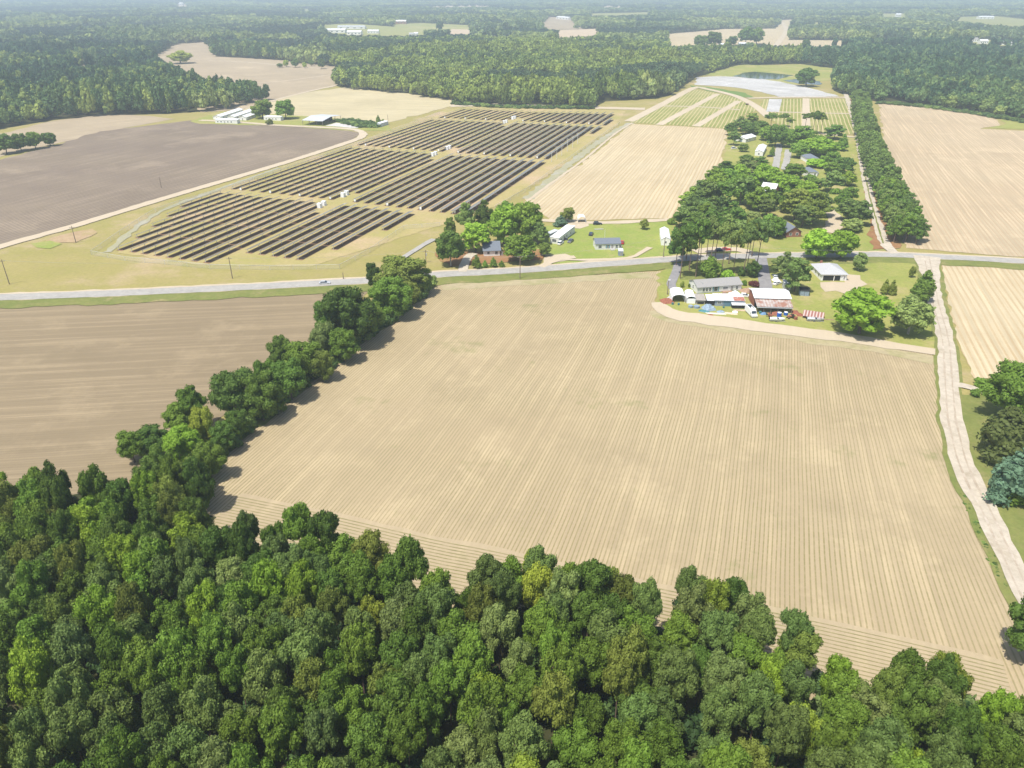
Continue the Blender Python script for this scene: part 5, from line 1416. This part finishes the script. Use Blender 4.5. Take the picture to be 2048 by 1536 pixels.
def barn():
    a, L, rz = frame_from((1512, 626), (1583, 628))
    root = empty('barn', (a[0], a[1], 0), rz); tag(root, 'open-fronted barn with white upper roof and rusty lower roof', 'barn')
    q = MB(); q.box((L / 2, 13.9, 2.2), (L, 0.15, 4.4)); q.box((0.08, 9.4, 2.3), (0.15, 8.9, 4.6)); q.box((L - 0.08, 9.4, 2.3), (0.15, 8.9, 4.6)); q.build('wall', M['rust'], root)
    q = MB(); q.extrude([(4.2, 4.1), (9.3, 5.2), (14.4, 4.2), (14.4, 4.34), (9.3, 5.34), (4.2, 4.24)], (0, 1, 0), (0, 0, 1), (1, 0, 0), -0.4, L + 0.5); q.build('upper_roof', M['metal_white'], root)
    q = MB(); q.extrude([(-0.4, 2.65), (4.9, 3.7), (4.9, 3.82), (-0.4, 2.77)], (0, 1, 0), (0, 0, 1), (1, 0, 0), -0.1, L + 0.1); q.build('lower_roof', M['metal_rust'], root)
    q = MB(); q.box((L / 2, -0.35, 2.42), (L + .1, 0.1, 0.4)); q.build('fascia', M['metal_pale'], root)
    q = MB(); q.box((L / 2, 4.92, 1.9), (L - .3, 0.1, 3.8)); q.build('back_partition', M['dark'], root)
    for i in range(6):
        q = MB(); q.box((0.15 + i * (L - 0.3) / 5, 0.0, 1.3), (0.18, 0.18, 2.6)); q.build('post', M['pole'], root)
    return root
barn()
house('small_shed', 'small shed with pale blue roof behind the right end of the barn', 'shed', (1568, 581.5), (1580, 582), 4.5, 2.3, 0.6, 'metal_pale', 'metal_pale', eave=0.15, front=[(1.1, .9, 0, 1.9, D)])
house('small_shed', 'blue-fronted shed on the grass right of the barn', 'shed', (1598, 592), (1617, 593.5), 2.6, 2.2, 0.5, 'tarp_greyblue', 'dark', eave=0.15, front=[(1.8, .06, 0, 2.0, BY)])

# long white sheds at upper left
SH = [((426, 240), (444, 239)), ((450, 239), (469, 238)), ((478, 241), (496, 240))]
def gable_shed(lab, pl, pr, dep, L=None, wall='white', roof='metal_white', wh=2.8, rh=1.2, front=(), right=()):
    return house('long_shed', lab, 'shed', pl, pr, dep, wh, rh, wall, roof, ridge='y', eave=0.3, front=front, right=right, group='white sheds beyond the dark tilled field', L=L)
gable_shed('leftmost of the three white gabled sheds', (427, 239.5), (442, 239.8), 46, 7.0, front=[(3.5, 1.0, 0, 2.0, D)], right=[(6, 1.5, 1, 1.0, W), (14, 1.5, 1, 1.0, W), (22, 1.5, 1, 1, W), (30, 1.5, 1, 1, W)])
gable_shed('middle one of the three white gabled sheds', (455, 240), (470, 240.3), 44, 7.0, front=[(3.5, 1.0, 0, 2.0, D)], right=[(6, 1.5, 1, 1.0, W), (14, 1.5, 1, 1.0, W), (22, 1.5, 1, 1, W), (30, 1.5, 1, 1, W)])
gable_shed('rightmost of the three white gabled sheds', (478, 241), (493, 241.3), 44, 7.0, front=[(3.5, 1.0, 0, 2.0, D)], right=[(6, 1.5, 1, 1.0, W), (14, 1.5, 1, 1.0, W), (22, 1.5, 1, 1, W), (30, 1.5, 1, 1, W)])
ops = [(2.5 + 3.2 * i, 1.1, 1.0, 1.0, W) for i in range(5)] + [(9.0, .9, 0.1, 2.0, D)]
house('mobile_home', 'long white trailer in front of the three gabled sheds', 'house', (431, 246.5), (475, 248), 5, 3.1, 0.5, 'siding', 'metal_white', eave=0.15, front=ops)
house('mobile_home', 'long white trailer between the two round trees', 'house', (528, 240.5), (562, 242), 5, 3.1, 0.5, 'siding', 'metal_white', eave=0.15, front=ops[:4])
house('storage_trailer', 'grey storage trailer beside the narrow tree', 'trailer', (761, 254.5), (777, 249.5), 3, 2.9, 0.5, 'metal_pale', 'metal_white', eave=0.05)
def openbarn():
    a, L, rz = frame_from((606, 250), (634, 251.5))
    root = empty('pole_barn', (a[0], a[1], 0), rz); tag(root, 'open-sided barn with wide pale metal roof', 'barn')
    q = MB(); q.extrude([(-0.5, 3.9), (15, 5.6), (33, 4.2), (33, 4.35), (15, 5.75), (-0.5, 4.05)], (0, 1, 0), (0, 0, 1), (1, 0, 0), -0.5, L + 6.0); q.build('roof', M['metal_pale'], root)
    for x_ in (0, L / 2, L, L + 5.5):
        for y_ in (0, 10, 21, 32):
            q = MB(); q.box((x_, y_, 1.95), (0.25, 0.25, 3.9)); q.build('post', M['pole'], root)
    q = MB(); q.box((L / 2, 28, 1.5), (L * 0.8, 3, 3)); q.build('stored_crates', M['dark'], root)
openbarn()

# upper farmstead
house('house', 'far white house with bright metal roof by the vegetable rows', 'house', (1491, 285.5), (1510, 280.5), 9, 2.8, 1.4, 'siding', 'metal_white', eave=0.3, front=[(2, 1, 1, 1, W), (6, 1, 1, 1, W)], L=16)
house('small_shed', 'blue-grey shed left of the far white house', 'shed', (1480, 284.5), (1490, 284.5), 5, 2.4, 0.5, 'greysiding', 'shingle_blue', front=[(2, 1, 0, 1.9, D)])
house('mobile_home', 'white-roofed trailer between the far white house and the twin drives', 'house', (1509, 311.5), (1516, 312), 26, 3.0, 1.0, 'siding', 'metal_white', ridge='y', L=5.5, eave=0.2, front=[(2.7, 1, 1, 1, W)])
house('house', 'upper slate-blue roofed house beside the windbreak lawn', 'house', (1612, 325), (1636, 325), 12, 2.8, 2.0, 'white', 'shingle_blue', hip=True, front=[(2, 1, 1, 1, W), (6, 1, 1, 1, W), (9, 1, 0, 2, D)])
house('house', 'lower slate-blue roofed house beside the windbreak lawn', 'house', (1610, 353), (1634, 353), 12, 2.8, 2.0, 'white', 'shingle_blue', hip=True, front=[(2, 1, 1, 1, W), (6, 1, 1, 1, W)])
house('barn', 'red barn with white roof half hidden by trees', 'barn', (1518, 398), (1549, 402), 11, 5.0, 3.2, simple and 'rustroof', 'metal_white', ridge='x', eave=0.4, front=[(3, 2.5, 0, 3, BY)], L=7.5)
house('house', 'white-roofed house hidden by the olive pines behind the brick house', 'house', (1597, 421), (1638, 421), 8, 2.8, 1.5, 'siding', 'metal_white', front=[(2, 1, 1, 1, W), (6, 1, 1, 1, W)])
house('house', 'white metal building at the right edge behind the cedar', 'house', (2040, 868), (2110, 872), 9, 3.2, 1.6, 'siding', 'metal_white', left=[(3, 1, 1, 1, W)])

# distant buildings
fb = [
 ('warehouse', 'large white warehouse, left one of the distant works', 648, 66, 690, 66, 30, 7, 'white', 'metal_white'),
 ('warehouse', 'white warehouse right of the large one in the distant works', 694, 70, 722, 70, 28, 7, 'white', 'metal_white'),
 ('warehouse', 'low long white warehouse at the back of the distant works', 675, 58, 730, 58, 25, 6, 'white', 'metal_pale'),
 ('warehouse', 'white shed at the right end of the distant works', 735, 67, 757, 67, 20, 6, 'white', 'metal_white'),
 ('brick_building', 'distant building with two red brick wings', 788, 48, 812, 48, 20, 8, 'brick', 'metal_white'),
 ('house', 'small distant white house among the centre trees', 818, 72, 828, 72, 10, 5, 'white', 'shingle_light'),
 ('house', 'distant white house right of the small centre one', 828, 71, 836, 71, 10, 5, 'white', 'metal_white'),
 ('house', 'white farmhouse in front of the far centre pasture', 1020, 69, 1032, 68, 10, 5, 'white', 'metal_white'),
 ('large_house', 'big pale house on the far centre ridge', 1050, 38, 1080, 38, 22, 9, 'white', 'shingle_light'),
 ('large_house', 'long pale building right of the far ridge house', 1112, 38, 1136, 40, 20, 7, 'white', 'metal_white'),
 ('house', 'distant house under the tall tree in the far pale field', 1478, 92, 1492, 92, 10, 4.5, 'white', 'metal_white'),
 ('house', 'small white house left in the far pale field', 1438, 93, 1450, 93, 8, 4, 'white', 'metal_white'),
 ('house', 'leftmost of the white houses beyond the right wood', 1752, 92, 1766, 92, 12, 6, 'white', 'shingle_light'),
 ('house', 'grey-roofed largest house beyond the right wood', 1790, 94, 1810, 94, 14, 6, 'white', 'shingle_grey'),
 ('house', 'white house right of the grey-roofed largest one', 1812, 95, 1826, 95, 12, 5, 'white', 'metal_white'),
 ('house', 'first of the four right-edge distant houses', 1940, 84, 1956, 84, 12, 6, 'white', 'shingle_grey'),
 ('house', 'second of the four right-edge distant houses', 1960, 88, 1976, 88, 12, 6, 'white', 'metal_white'),
 ('house', 'third of the four right-edge distant houses', 1996, 90, 2008, 90, 12, 6, 'white', 'shingle_light'),
 ('house', 'fourth of the four right-edge distant houses', 2026, 92, 2042, 92, 12, 7, 'white', 'shingle_blue'),
 ('barn', 'long white barn in the far right pasture', 1958, 38, 1988, 38, 20, 7, 'white', 'metal_white'),
 ('house', 'lone white house in the far right woods', 1792, 34, 1802, 34, 14, 9, 'white', 'metal_white'),
 ('barn', 'lone white roof in the far left woods', 358, 12, 366, 12, 20, 14, 'white', 'metal_white'),
]
for nm, lab, x0, y0, x1, y1, dep, wh, wl, rf_ in fb:
    a, L, rz = frame_from((x0, y0), (x1, y1))
    ops = [(L * (i + .5) / 4, L * .09, wh * .35, wh * .3, W) for i in range(4)]
    house(nm, lab, 'building' if 'house' not in nm or nm == 'warehouse' else 'house', (x0, y0), (x1, y1), dep, wh, wh * 0.45, wl, rf_, front=ops)

# ------------------------------------------------------------------ vehicles
def paint(name, col): return simple(name, col, 0.25, 0.03, 1.0, spec=0.6)
PAINT = dict(white=paint('white_paint', (0.8, 0.8, 0.8)), grey=paint('grey_paint', (0.12, 0.12, 0.13)), blue=paint('navy_paint', (0.02, 0.04, 0.09)), black=paint('black_paint', (0.02, 0.02, 0.025)),
             red=paint('red_paint', (0.5, 0.03, 0.03)), silver=paint('silver_paint', (0.45, 0.46, 0.48)))
def wheels(root, xs, y, r=0.33, w=0.22):
    for x_ in xs:
        for s_ in (-1, 1):
            q = MB(); q.cyl((x_, s_ * y - w / 2, r), (x_, s_ * y + w / 2, r), r, n=14); wl = q.build('wheel', M['tyre'], root)
            q = MB(); q.cyl((x_, s_ * (y + w / 2 - 0.01), r), (x_, s_ * (y + w / 2 + 0.015), r), r * 0.6, n=10); q.build('rim', M['rim'], wl)
def car(label, px_, py_, rz, col, suv=False, cat='car', group=None):
    X, Y, _ = P(px_, py_)
    root = empty('parked_car', (X, Y, 0), rz); tag(root, label, cat, group)
    h = 1.75 if suv else 1.45
    prof = [(-2.25, 0.35), (2.2, 0.35), (2.28, 0.6), (2.15, 0.8), (1.05, 0.95), (-1.6 if not suv else -2.2, 1.0), (-2.25, 0.9)]
    q = MB(); q.extrude(prof, (1, 0, 0), (0, 0, 1), (0, 1, 0), -0.88, 0.88); body = q.build('body', PAINT[col], root)
    md = body.modifiers.new('bevel', 'BEVEL'); md.width = 0.07; md.segments = 2
    xb = -2.05 if suv else -1.75
    lo = [(xb, 0.96), (0.95, 0.93)]; hi = [(xb + 0.3, h - 0.06), (0.15, h - 0.06)]
    vs = []
    for (x_, z_), w_ in ((lo[0], .84), (lo[1], .84), (hi[1], .68), (hi[0], .68)):
        vs += [(x_, -w_, z_), (x_, w_, z_)]
    q = MB(); q.add(vs, [(0, 2, 4, 6), (1, 7, 5, 3), (0, 1, 3, 2), (2, 3, 5, 4), (4, 5, 7, 6), (6, 7, 1, 0)]); q.build('windows', M['glass'], root)
    q = MB(); q.box(((hi[0][0] + hi[1][0]) / 2, 0, h - 0.03), (hi[1][0] - hi[0][0] + .1, 1.42, 0.07)); q.build('roof', PAINT[col], root)
    wheels(root, (-1.4, 1.4), 0.80)
    for s_ in (-1, 1):
        q = MB(); q.box((2.22, s_ * .62, 0.68), (0.1, 0.35, 0.15)); q.build('headlight', M['lamp_lens'], root)
        q = MB(); q.box((-2.25, s_ * .66, 0.78), (0.06, 0.3, 0.16)); q.build('taillight', M['tail_lens'], root)
    return root
car('white car parked at the foot of the narrow mobile home', 1121, 488.5, R(65), 'white', True)
car('dark grey car right of the white car on the bright lawn', 1141, 484.5, R(-115), 'grey')
car('navy car on the grass behind the slate-roofed white home', 1182, 470, R(75), 'blue')
car('black car near the white dome canopy', 1195, 449.5, R(5), 'black', True)
car('white car behind the barn and long shed', 1490, 594, R(-12), 'white')
car('blue car parked under the tall roadside pines', 1440, 502.5, R(15), 'blue')
car('red car parked under the tall roadside pines', 1452, 501.5, R(10), 'red')
car('white car left of the far white house', 1468, 298, R(20), 'white', True)
car('dark car beside the twin drives', 1540, 314, R(10), 'black')
car('silver car near the lower slate-roofed house', 1634, 349, R(60), 'silver')
car('white car under the trees by the upper blue-roofed house', 1655, 341, R(0), 'white')
car('grey car driving on the paved road', 650, 568.5, R(6), 'silver')
car('dark car on the lawn beside the twin drives near the trees', 1602, 314, R(0), 'grey')
car('small red car at the right wall of the slate-roofed white home', 1244, 487, R(80), 'red')
car('white car beside the feathery pines', 1550, 556, R(80), 'white')
car('second white car beside the feathery pines, nearer the barn', 1554, 569, R(40), 'white')

def box_van():
    X, Y, _ = P(1502, 630)
    root = empty('camper_van', (X, Y, 0), R(-84)); tag(root, 'white camper van facing the field between long shed and barn', 'camper van')
    q = MB(); q.box((-1.3, 0, 1.7), (5.0, 2.2, 2.3)); bd = q.build('body', PAINT['white'], root); md = bd.modifiers.new('bevel', 'BEVEL'); md.width = 0.12; md.segments = 2
    q = MB(); q.extrude([(1.2, 0.5), (3.3, 0.5), (3.35, 1.15), (2.3, 1.4), (1.7, 2.3), (1.2, 2.3)], (1, 0, 0), (0, 0, 1), (0, 1, 0), -1.0, 1.0); cb_ = q.build('cab', PAINT['white'], root)
    q = MB(); q.add([(2.32, -.85, 1.46), (2.32, .85, 1.46), (1.76, .85, 2.28), (1.76, -.85, 2.28)], [(0, 1, 2, 3)]); ws_ = q.build('windscreen', M['glass'], root); ws_.location = (0.03, 0, 0.02)
    q = MB(); q.box((-1.5, 0, 2.87), (3.2, 1.5, 0.06)); q.build('roof_vents', M['glass'], root)
    q = MB(); q.box((-0.2, 0, 2.95), (0.6, 0.6, 0.2)); q.build('roof_unit', M['white'], root)
    wheels(root, (-2.4, 2.2), 0.92, 0.38, 0.25)
    for s_ in (-1, 1):
        q = MB(); q.box((3.34, s_ * .7, 0.85), (0.06, 0.3, 0.2)); q.build('headlight', M['lamp_lens'], root)
        q = MB(); q.box((1.95, s_ * 1.15, 1.6), (0.12, 0.2, 0.3)); q.build('mirror', M['black'], root)
box_van()

def tractor(label, px_, py_, rz, mat):
    X, Y, _ = P(px_, py_)
    root = empty('tractor', (X, Y, 0), rz); tag(root, label, 'tractor')
    q = MB(); q.box((0.75, 0, 1.05), (1.7, 0.6, 0.6)); q.build('bonnet', M[mat] if mat in M else PAINT[mat], root)
    q = MB(); q.box((-0.4, 0, 0.8), (1.0, 0.5, 0.5)); q.build('chassis', M['black'], root)
    q = MB(); q.box((-0.6, 0, 1.2), (0.5, 0.5, 0.1)); q.box((-0.85, 0, 1.4), (0.08, 0.5, 0.4)); q.build('seat', M['black'], root)
    q = MB(); q.cyl((0.0, 0, 1.3), (-0.1, 0, 1.6), 0.22, n=12); q.build('steering_wheel', M['black'], root)
    q = MB(); q.cyl((1.2, 0.2, 1.3), (1.2, 0.2, 2.0), 0.05, n=6); q.build('exhaust', M['rust'], root)
    for s_ in (-1, 1):
        q = MB(); q.cyl((-0.6, s_ * .55, .7), (-0.6, s_ * .9, .7), .7, n=16); w_ = q.build('rear_wheel', M['tyre'], root)
        q = MB(); q.cyl((-0.6, s_ * .89, .7), (-0.6, s_ * .92, .7), .38, n=12); q.build('rim', M['rust'], w_)
        q = MB(); q.cyl((1.3, s_ * .45, .38), (1.3, s_ * .65, .38), .38, n=14); q.build('front_wheel', M['tyre'], root)
tractor('rusty red tractor between the barn and the striped shelter', 1582, 637, R(200), 'rustroof')
tractor('small brown tractor parked in front of the open barn', 1537, 632, R(250), 'rust')
tractor('tiny dark red tractor on the track by the vegetable rows', 1494, 210, R(20), 'rust')

def boat(label, px_, py_, rz, L=5.2, mat='pvc', trailer=True):
    X, Y, _ = P(px_, py_)
    root = empty('boat', (X, Y, 0), rz); tag(root, label, 'boat')
    q = MB(); secs = []
    for t in (0, .25, .5, .75, .92, 1.0):
        x_ = -L / 2 + L * t; w_ = (0.98 if t < .6 else 0.98 * (1 - ((t - .6) / .4) ** 1.8) + 0.03); k_ = 0.45 + 0.25 * max(0, t - .6) / .4
        secs.append([(x_, -w_, 1.25 + .15 * t), (x_, -w_ * .85, 0.75), (x_, 0, k_ * 0.9 + (.35 if t > .95 else 0)), (x_, w_ * .85, 0.75), (x_, w_, 1.25 + .15 * t)])
    vs = [v for s_ in secs for v in s_]; fs = []
    for i in range(5):
        for j in range(4): fs.append((i * 5 + j, i * 5 + j + 1, (i + 1) * 5 + j + 1, (i + 1) * 5 + j))
    fs.append((0, 1, 2, 3, 4)); q.add(vs, fs); hull = q.build('hull', M[mat], root)
    q = MB(); q.add([(s_[0][0], s_[0][1] * .86, 1.02) for s_ in secs] + [(s_[4][0], s_[4][1] * .86, 1.02) for s_ in secs], [(i, i + 1, 7 + i, 6 + i) for i in range(5)]); q.build('deck', M[mat], root)
    q = MB(); q.box((0.2, 0, 1.15), (.5, 1.4, .3)); q.build('seat', M['black'], root)
    q = MB(); q.box((-L / 2 - .15, 0, 1.2), (.35, .35, .8)); q.build('outboard_motor', M['black'], root)
    q = MB(); q.box((0, -.7, .45), (L, .08, .1)); q.box((0, .7, .45), (L, .08, .1)); q.build('trailer', M['galv'], root)
    wheels(root, (-.5,), 1.0, .28, .18)
boat('white motor boat on a trailer in front of the barn', 1554, 643, R(-4), 5.4)
boat('bare grey boat hull on the grass below the striped shelter', 1630, 643, R(-8), 5.8, 'metal_pale')

def striped():
    a, L, rz = frame_from((1605, 637), (1645, 643))
    root = empty('striped_shelter', (a[0], a[1], 0), rz); tag(root, 'low shelter roofed in rusty red and white striped sheets', 'shelter')
    q = MB(); q.extrude([(-.2, 1.1), (3.6, 2.0), (3.6, 2.06), (-.2, 1.16)], (0, 1, 0), (0, 0, 1), (1, 0, 0), -.2, L + .2); q.build('roof', M['stripe_rust'], root)
    for x_ in (0, L / 2, L):
        q = MB(); q.box((x_, 0, .55), (.12, .12, 1.1)); q.build('post', M['pole'], root)
        q = MB(); q.box((x_, 3.4, 1.0), (.12, .12, 1.95)); q.build('post', M['pole'], root)
    q = MB(); q.box((L / 2, 1.8, .45), (L * .8, 1.6, .3)); q.build('bed', M['rust'], root)
striped()

def barrel(label, px_, py_, r_=.55, h=1.1, mat='barrel_blue', nm='barrel'):
    X, Y, _ = P(px_, py_)
    root = empty(nm, (X, Y, 0)); tag(root, label, 'barrel')
    q = MB()
    for i in range(4):
        q.cyl((0, 0, h * i / 4), (0, 0, h * (i + 1) / 4 - .02), r_ * (1.0 if i % 2 else .95), r_, n=14)
    q.build('drum', M[mat], root)
    q = MB(); q.cyl((0, 0, h), (0, 0, h + .06), r_ * .9, n=14); q.build('lid', M['white' if mat == 'barrel_blue' else mat], root)
barrel('big blue tank behind the white boat', 1557.5, 635, .8, 1.9)
barrel('round blue tank at the right side of the barn front', 1571, 631, .75, 1.3)
barrel('rusty brown drum beside the red tractor', 1591, 640, .6, 1.2, 'rust')
barrel('rusty brown drum left of the white boat', 1541, 635, .5, 1.0, 'rust')
barrel('teal barrel under the left side of the barn roof', 1520, 628, .5, 1.0, 'teal')
barrel('blue bin in front of the wide canopy', 1345, 610, .4, .9, 'teal')
barrel('green-blue bin right of the wide canopy front', 1357, 611, .4, .9, 'teal')
barrel('grey-blue round tank lying by the narrow canopy', 1393, 616.5, 1.1, 1.0, 'tarp_greyblue')
barrel('paler grey-blue tank left of the round one', 1381, 615.5, .9, .9, 'tarp_greyblue')
barrel('small blue bin beside the long shed front', 1447, 617, .35, .8, 'teal')

def tarp(label, px_, py_, w, d, h, mat, rz=0.0, name='tarp_heap', cat='tarp'):
    X, Y, _ = P(px_, py_)
    q = MB(); n_ = 9; r_ = random.Random(int(px_ * 7 + py_))
    vs = []; fs = []
    for i in range(n_ + 1):
        for j in range(n_ + 1):
            u, v = i / n_ * 2 - 1, j / n_ * 2 - 1
            z_ = h * max(0, 1 - max(abs(u), abs(v)) ** 1.6) * r_.uniform(.75, 1.1)
            vs.append((u * w / 2 + r_.uniform(-.08, .08), v * d / 2 + r_.uniform(-.08, .08), z_ + 0.03))
    for i in range(n_):
        for j in range(n_):
            a = i * (n_ + 1) + j; fs.append((a, a + 1, a + n_ + 2, a + n_ + 1))
    base = [(-w / 2, -d / 2, 0.0), (w / 2, -d / 2, 0), (w / 2, d / 2, 0), (-w / 2, d / 2, 0)]
    q.add(vs, fs)
    o = q.build(name, M[mat]); o.location = (X, Y, 0.14); o.rotation_euler = (0, 0, rz); tag(o, label, cat)
tarp('blue-grey tarp over a pointed heap in front of the long shed', 1417, 619, 4.5, 4.5, 2.2, 'tarp_greyblue', .3)
tarp('flat teal tarp on the grass left of the pointed heap', 1408, 623.5, 4.2, 2.5, .5, 'teal', -.5)
tarp('pale blue crumpled sheet near the white boards', 1441, 624.5, 3.0, 2.0, .6, 'tarp_greyblue', .2)
tarp('white tarp over a heap behind the long shed', 1471, 592.5, 5.0, 5.5, 2.0, 'fabric_white', .1)
tarp('white tarp heap beside the paved driveway trees', 1552, 562, 3.0, 3.0, 1.2, 'fabric_white', .1)
tarp('bright blue sheet under the left of the barn roof', 1527, 629, 2.8, 2.0, .8, 'tarp_blue', .1)
tarp('brown scrap heap right of the long white home', 1494, 583, 6, 5, 1.3, 'deck', .3, 'scrap_heap', 'scrap heap')
tarp('rusty scrap heap at the left of the wide canopy', 1334, 604, 5.0, 5.0, 1.4, 'rust', .2, 'scrap_heap', 'scrap heap')
tarp('pale scrap beside the rusty heap left of the canopy', 1338, 600, 2.0, 2.0, 1.5, 'concrete', .5, 'scrap_heap', 'scrap heap')
tarp('brown junk heap under the middle of the barn roof', 1551, 630, 5.0, 2.5, 1.2, 'rust', .1, 'scrap_heap', 'scrap heap')
tarp('brown debris strewn on the grass before the camper van', 1462, 628, 5.0, 2.2, .4, 'plank', -.2, 'scrap_heap', 'scrap heap')
tarp('white debris strewn left of the camper van', 1470, 625, 2.0, 1.5, .5, 'fabric_white', -.2, 'scrap_heap', 'scrap heap')
tarp('dark scrap heap beside the striped shelter', 1600, 632, 2.5, 2.0, 1.0, 'rust', 0, 'scrap_heap', 'scrap heap')
tarp('earth heap in front of the barn side wall', 1590, 626, 3, 4, .8, 'rust', 0, 'scrap_heap', 'scrap heap')
tarp('rusty scrap on the grass below the white boards', 1421, 631, 2.2, 1.2, .35, 'rust', 0, 'scrap_heap', 'scrap heap')
tarp('small dark stack beside the right wall of the narrow mobile home', 1130, 480, 3, 2, 1, 'black', 0, 'scrap_heap', 'scrap heap')

def planks(label, px_, py_, L, n_, mat, rz):
    X, Y, _ = P(px_, py_); q = MB(); r_ = random.Random(int(px_))
    for i in range(n_):
        q.box((r_.uniform(-.4, .4), i * .32 - n_ * .16, .12 + .06 * (i % 3)), (L * r_.uniform(.8, 1), .26, .06), r_.uniform(-.08, .08))
    o = q.build('plank_stack', M[mat]); o.location = (X, Y, .12); o.rotation_euler = (0, 0, rz); tag(o, label, 'boards')
planks('long white boards lying on the grass by the field edge', 1432, 628, 7, 4, 'white', R(-7))
planks('raw planks leaning by the heap right of the long white home', 1503, 586, 4.5, 5, 'plank', R(-45))
planks('loose planks in front of the lean-to by the camper van', 1480, 621.5, 5, 4, 'plank', R(-4))
planks('reddish boards lying behind the narrow mobile home', 1128, 453, 5, 5, 'deck', R(5))
planks('dark log on the grass right of the striped shelter', 1655, 640, 6, 2, 'deck', R(-8))
planks('boards lying on the lawn behind the slate-roofed white home', 1197, 459, 5, 4, 'concrete', R(10))

# ------------------------------------------------------------------ haze
hz = MB(); hz.box((0, 5800, 53.25), (15000, 12900, 108.5)); ho = hz.build('haze', None or bpy.data.materials.new('haze_air'))
hm = ho.data.materials[0]; hm.use_nodes = True; nt = hm.node_tree
nt.nodes.remove(nt.nodes['Principled BSDF'])
pv = nt.nodes.new('ShaderNodeVolumePrincipled'); pv.inputs['Color'].default_value = (0.74, 0.87, 1.0, 1); pv.inputs['Density'].default_value = 0.00023
pv.inputs['Anisotropy'].default_value = 0.2
nt.links.new(pv.outputs[0], nt.nodes['Material Output'].inputs['Volume'])
tag(ho, 'pale blue summer haze over the far woods', 'haze', kind='stuff')

# ------------------------------------------------------------------ light, camera, render
sv = Vector((-0.33, -0.34, 1.0)).normalized()
elev = math.asin(sv.z); az = math.atan2(sv.x, sv.y)
ld = bpy.data.lights.new('sun', 'SUN'); ld.energy = 4.6; ld.angle = R(0.6); ld.color = (1.0, 0.962, 0.87)
lo_ = bpy.data.objects.new('sun', ld); COL.objects.link(lo_); lo_.rotation_euler = sv.to_track_quat('Z', 'Y').to_euler(); lo_.location = (-100, 200, 400)
w = bpy.data.worlds.new('World'); scene.world = w; w.use_nodes = True
bg = w.node_tree.nodes['Background']; sky = w.node_tree.nodes.new('ShaderNodeTexSky'); sky.sky_type = 'NISHITA'; sky.sun_disc = False
sky.sun_elevation = elev; sky.sun_rotation = az; sky.dust_density = 2.0; sky.altitude = 100
w.node_tree.links.new(sky.outputs[0], bg.inputs[0]); bg.inputs[1].default_value = 0.13

cd = bpy.data.cameras.new('camera'); cam = bpy.data.objects.new('camera', cd); COL.objects.link(cam)
cd.sensor_width = 36; cd.lens = 36 * F / 2048; cd.clip_end = 20000; cd.clip_start = 1
cam.location = (0, 0, H); cam.rotation_euler = (math.pi / 2 - PITCH, 0, 0)
scene.camera = cam
scene.view_settings.view_transform = 'Standard'; scene.view_settings.look = 'None'; scene.view_settings.gamma = 1
scene.view_settings.exposure = 0.34
scene.render.engine = 'CYCLES'
scene.cycles.max_bounces = 5; scene.cycles.diffuse_bounces = 2; scene.cycles.glossy_bounces = 2; scene.cycles.transmission_bounces = 3
scene.cycles.volume_bounces = 1; scene.cycles.transparent_max_bounces = 8
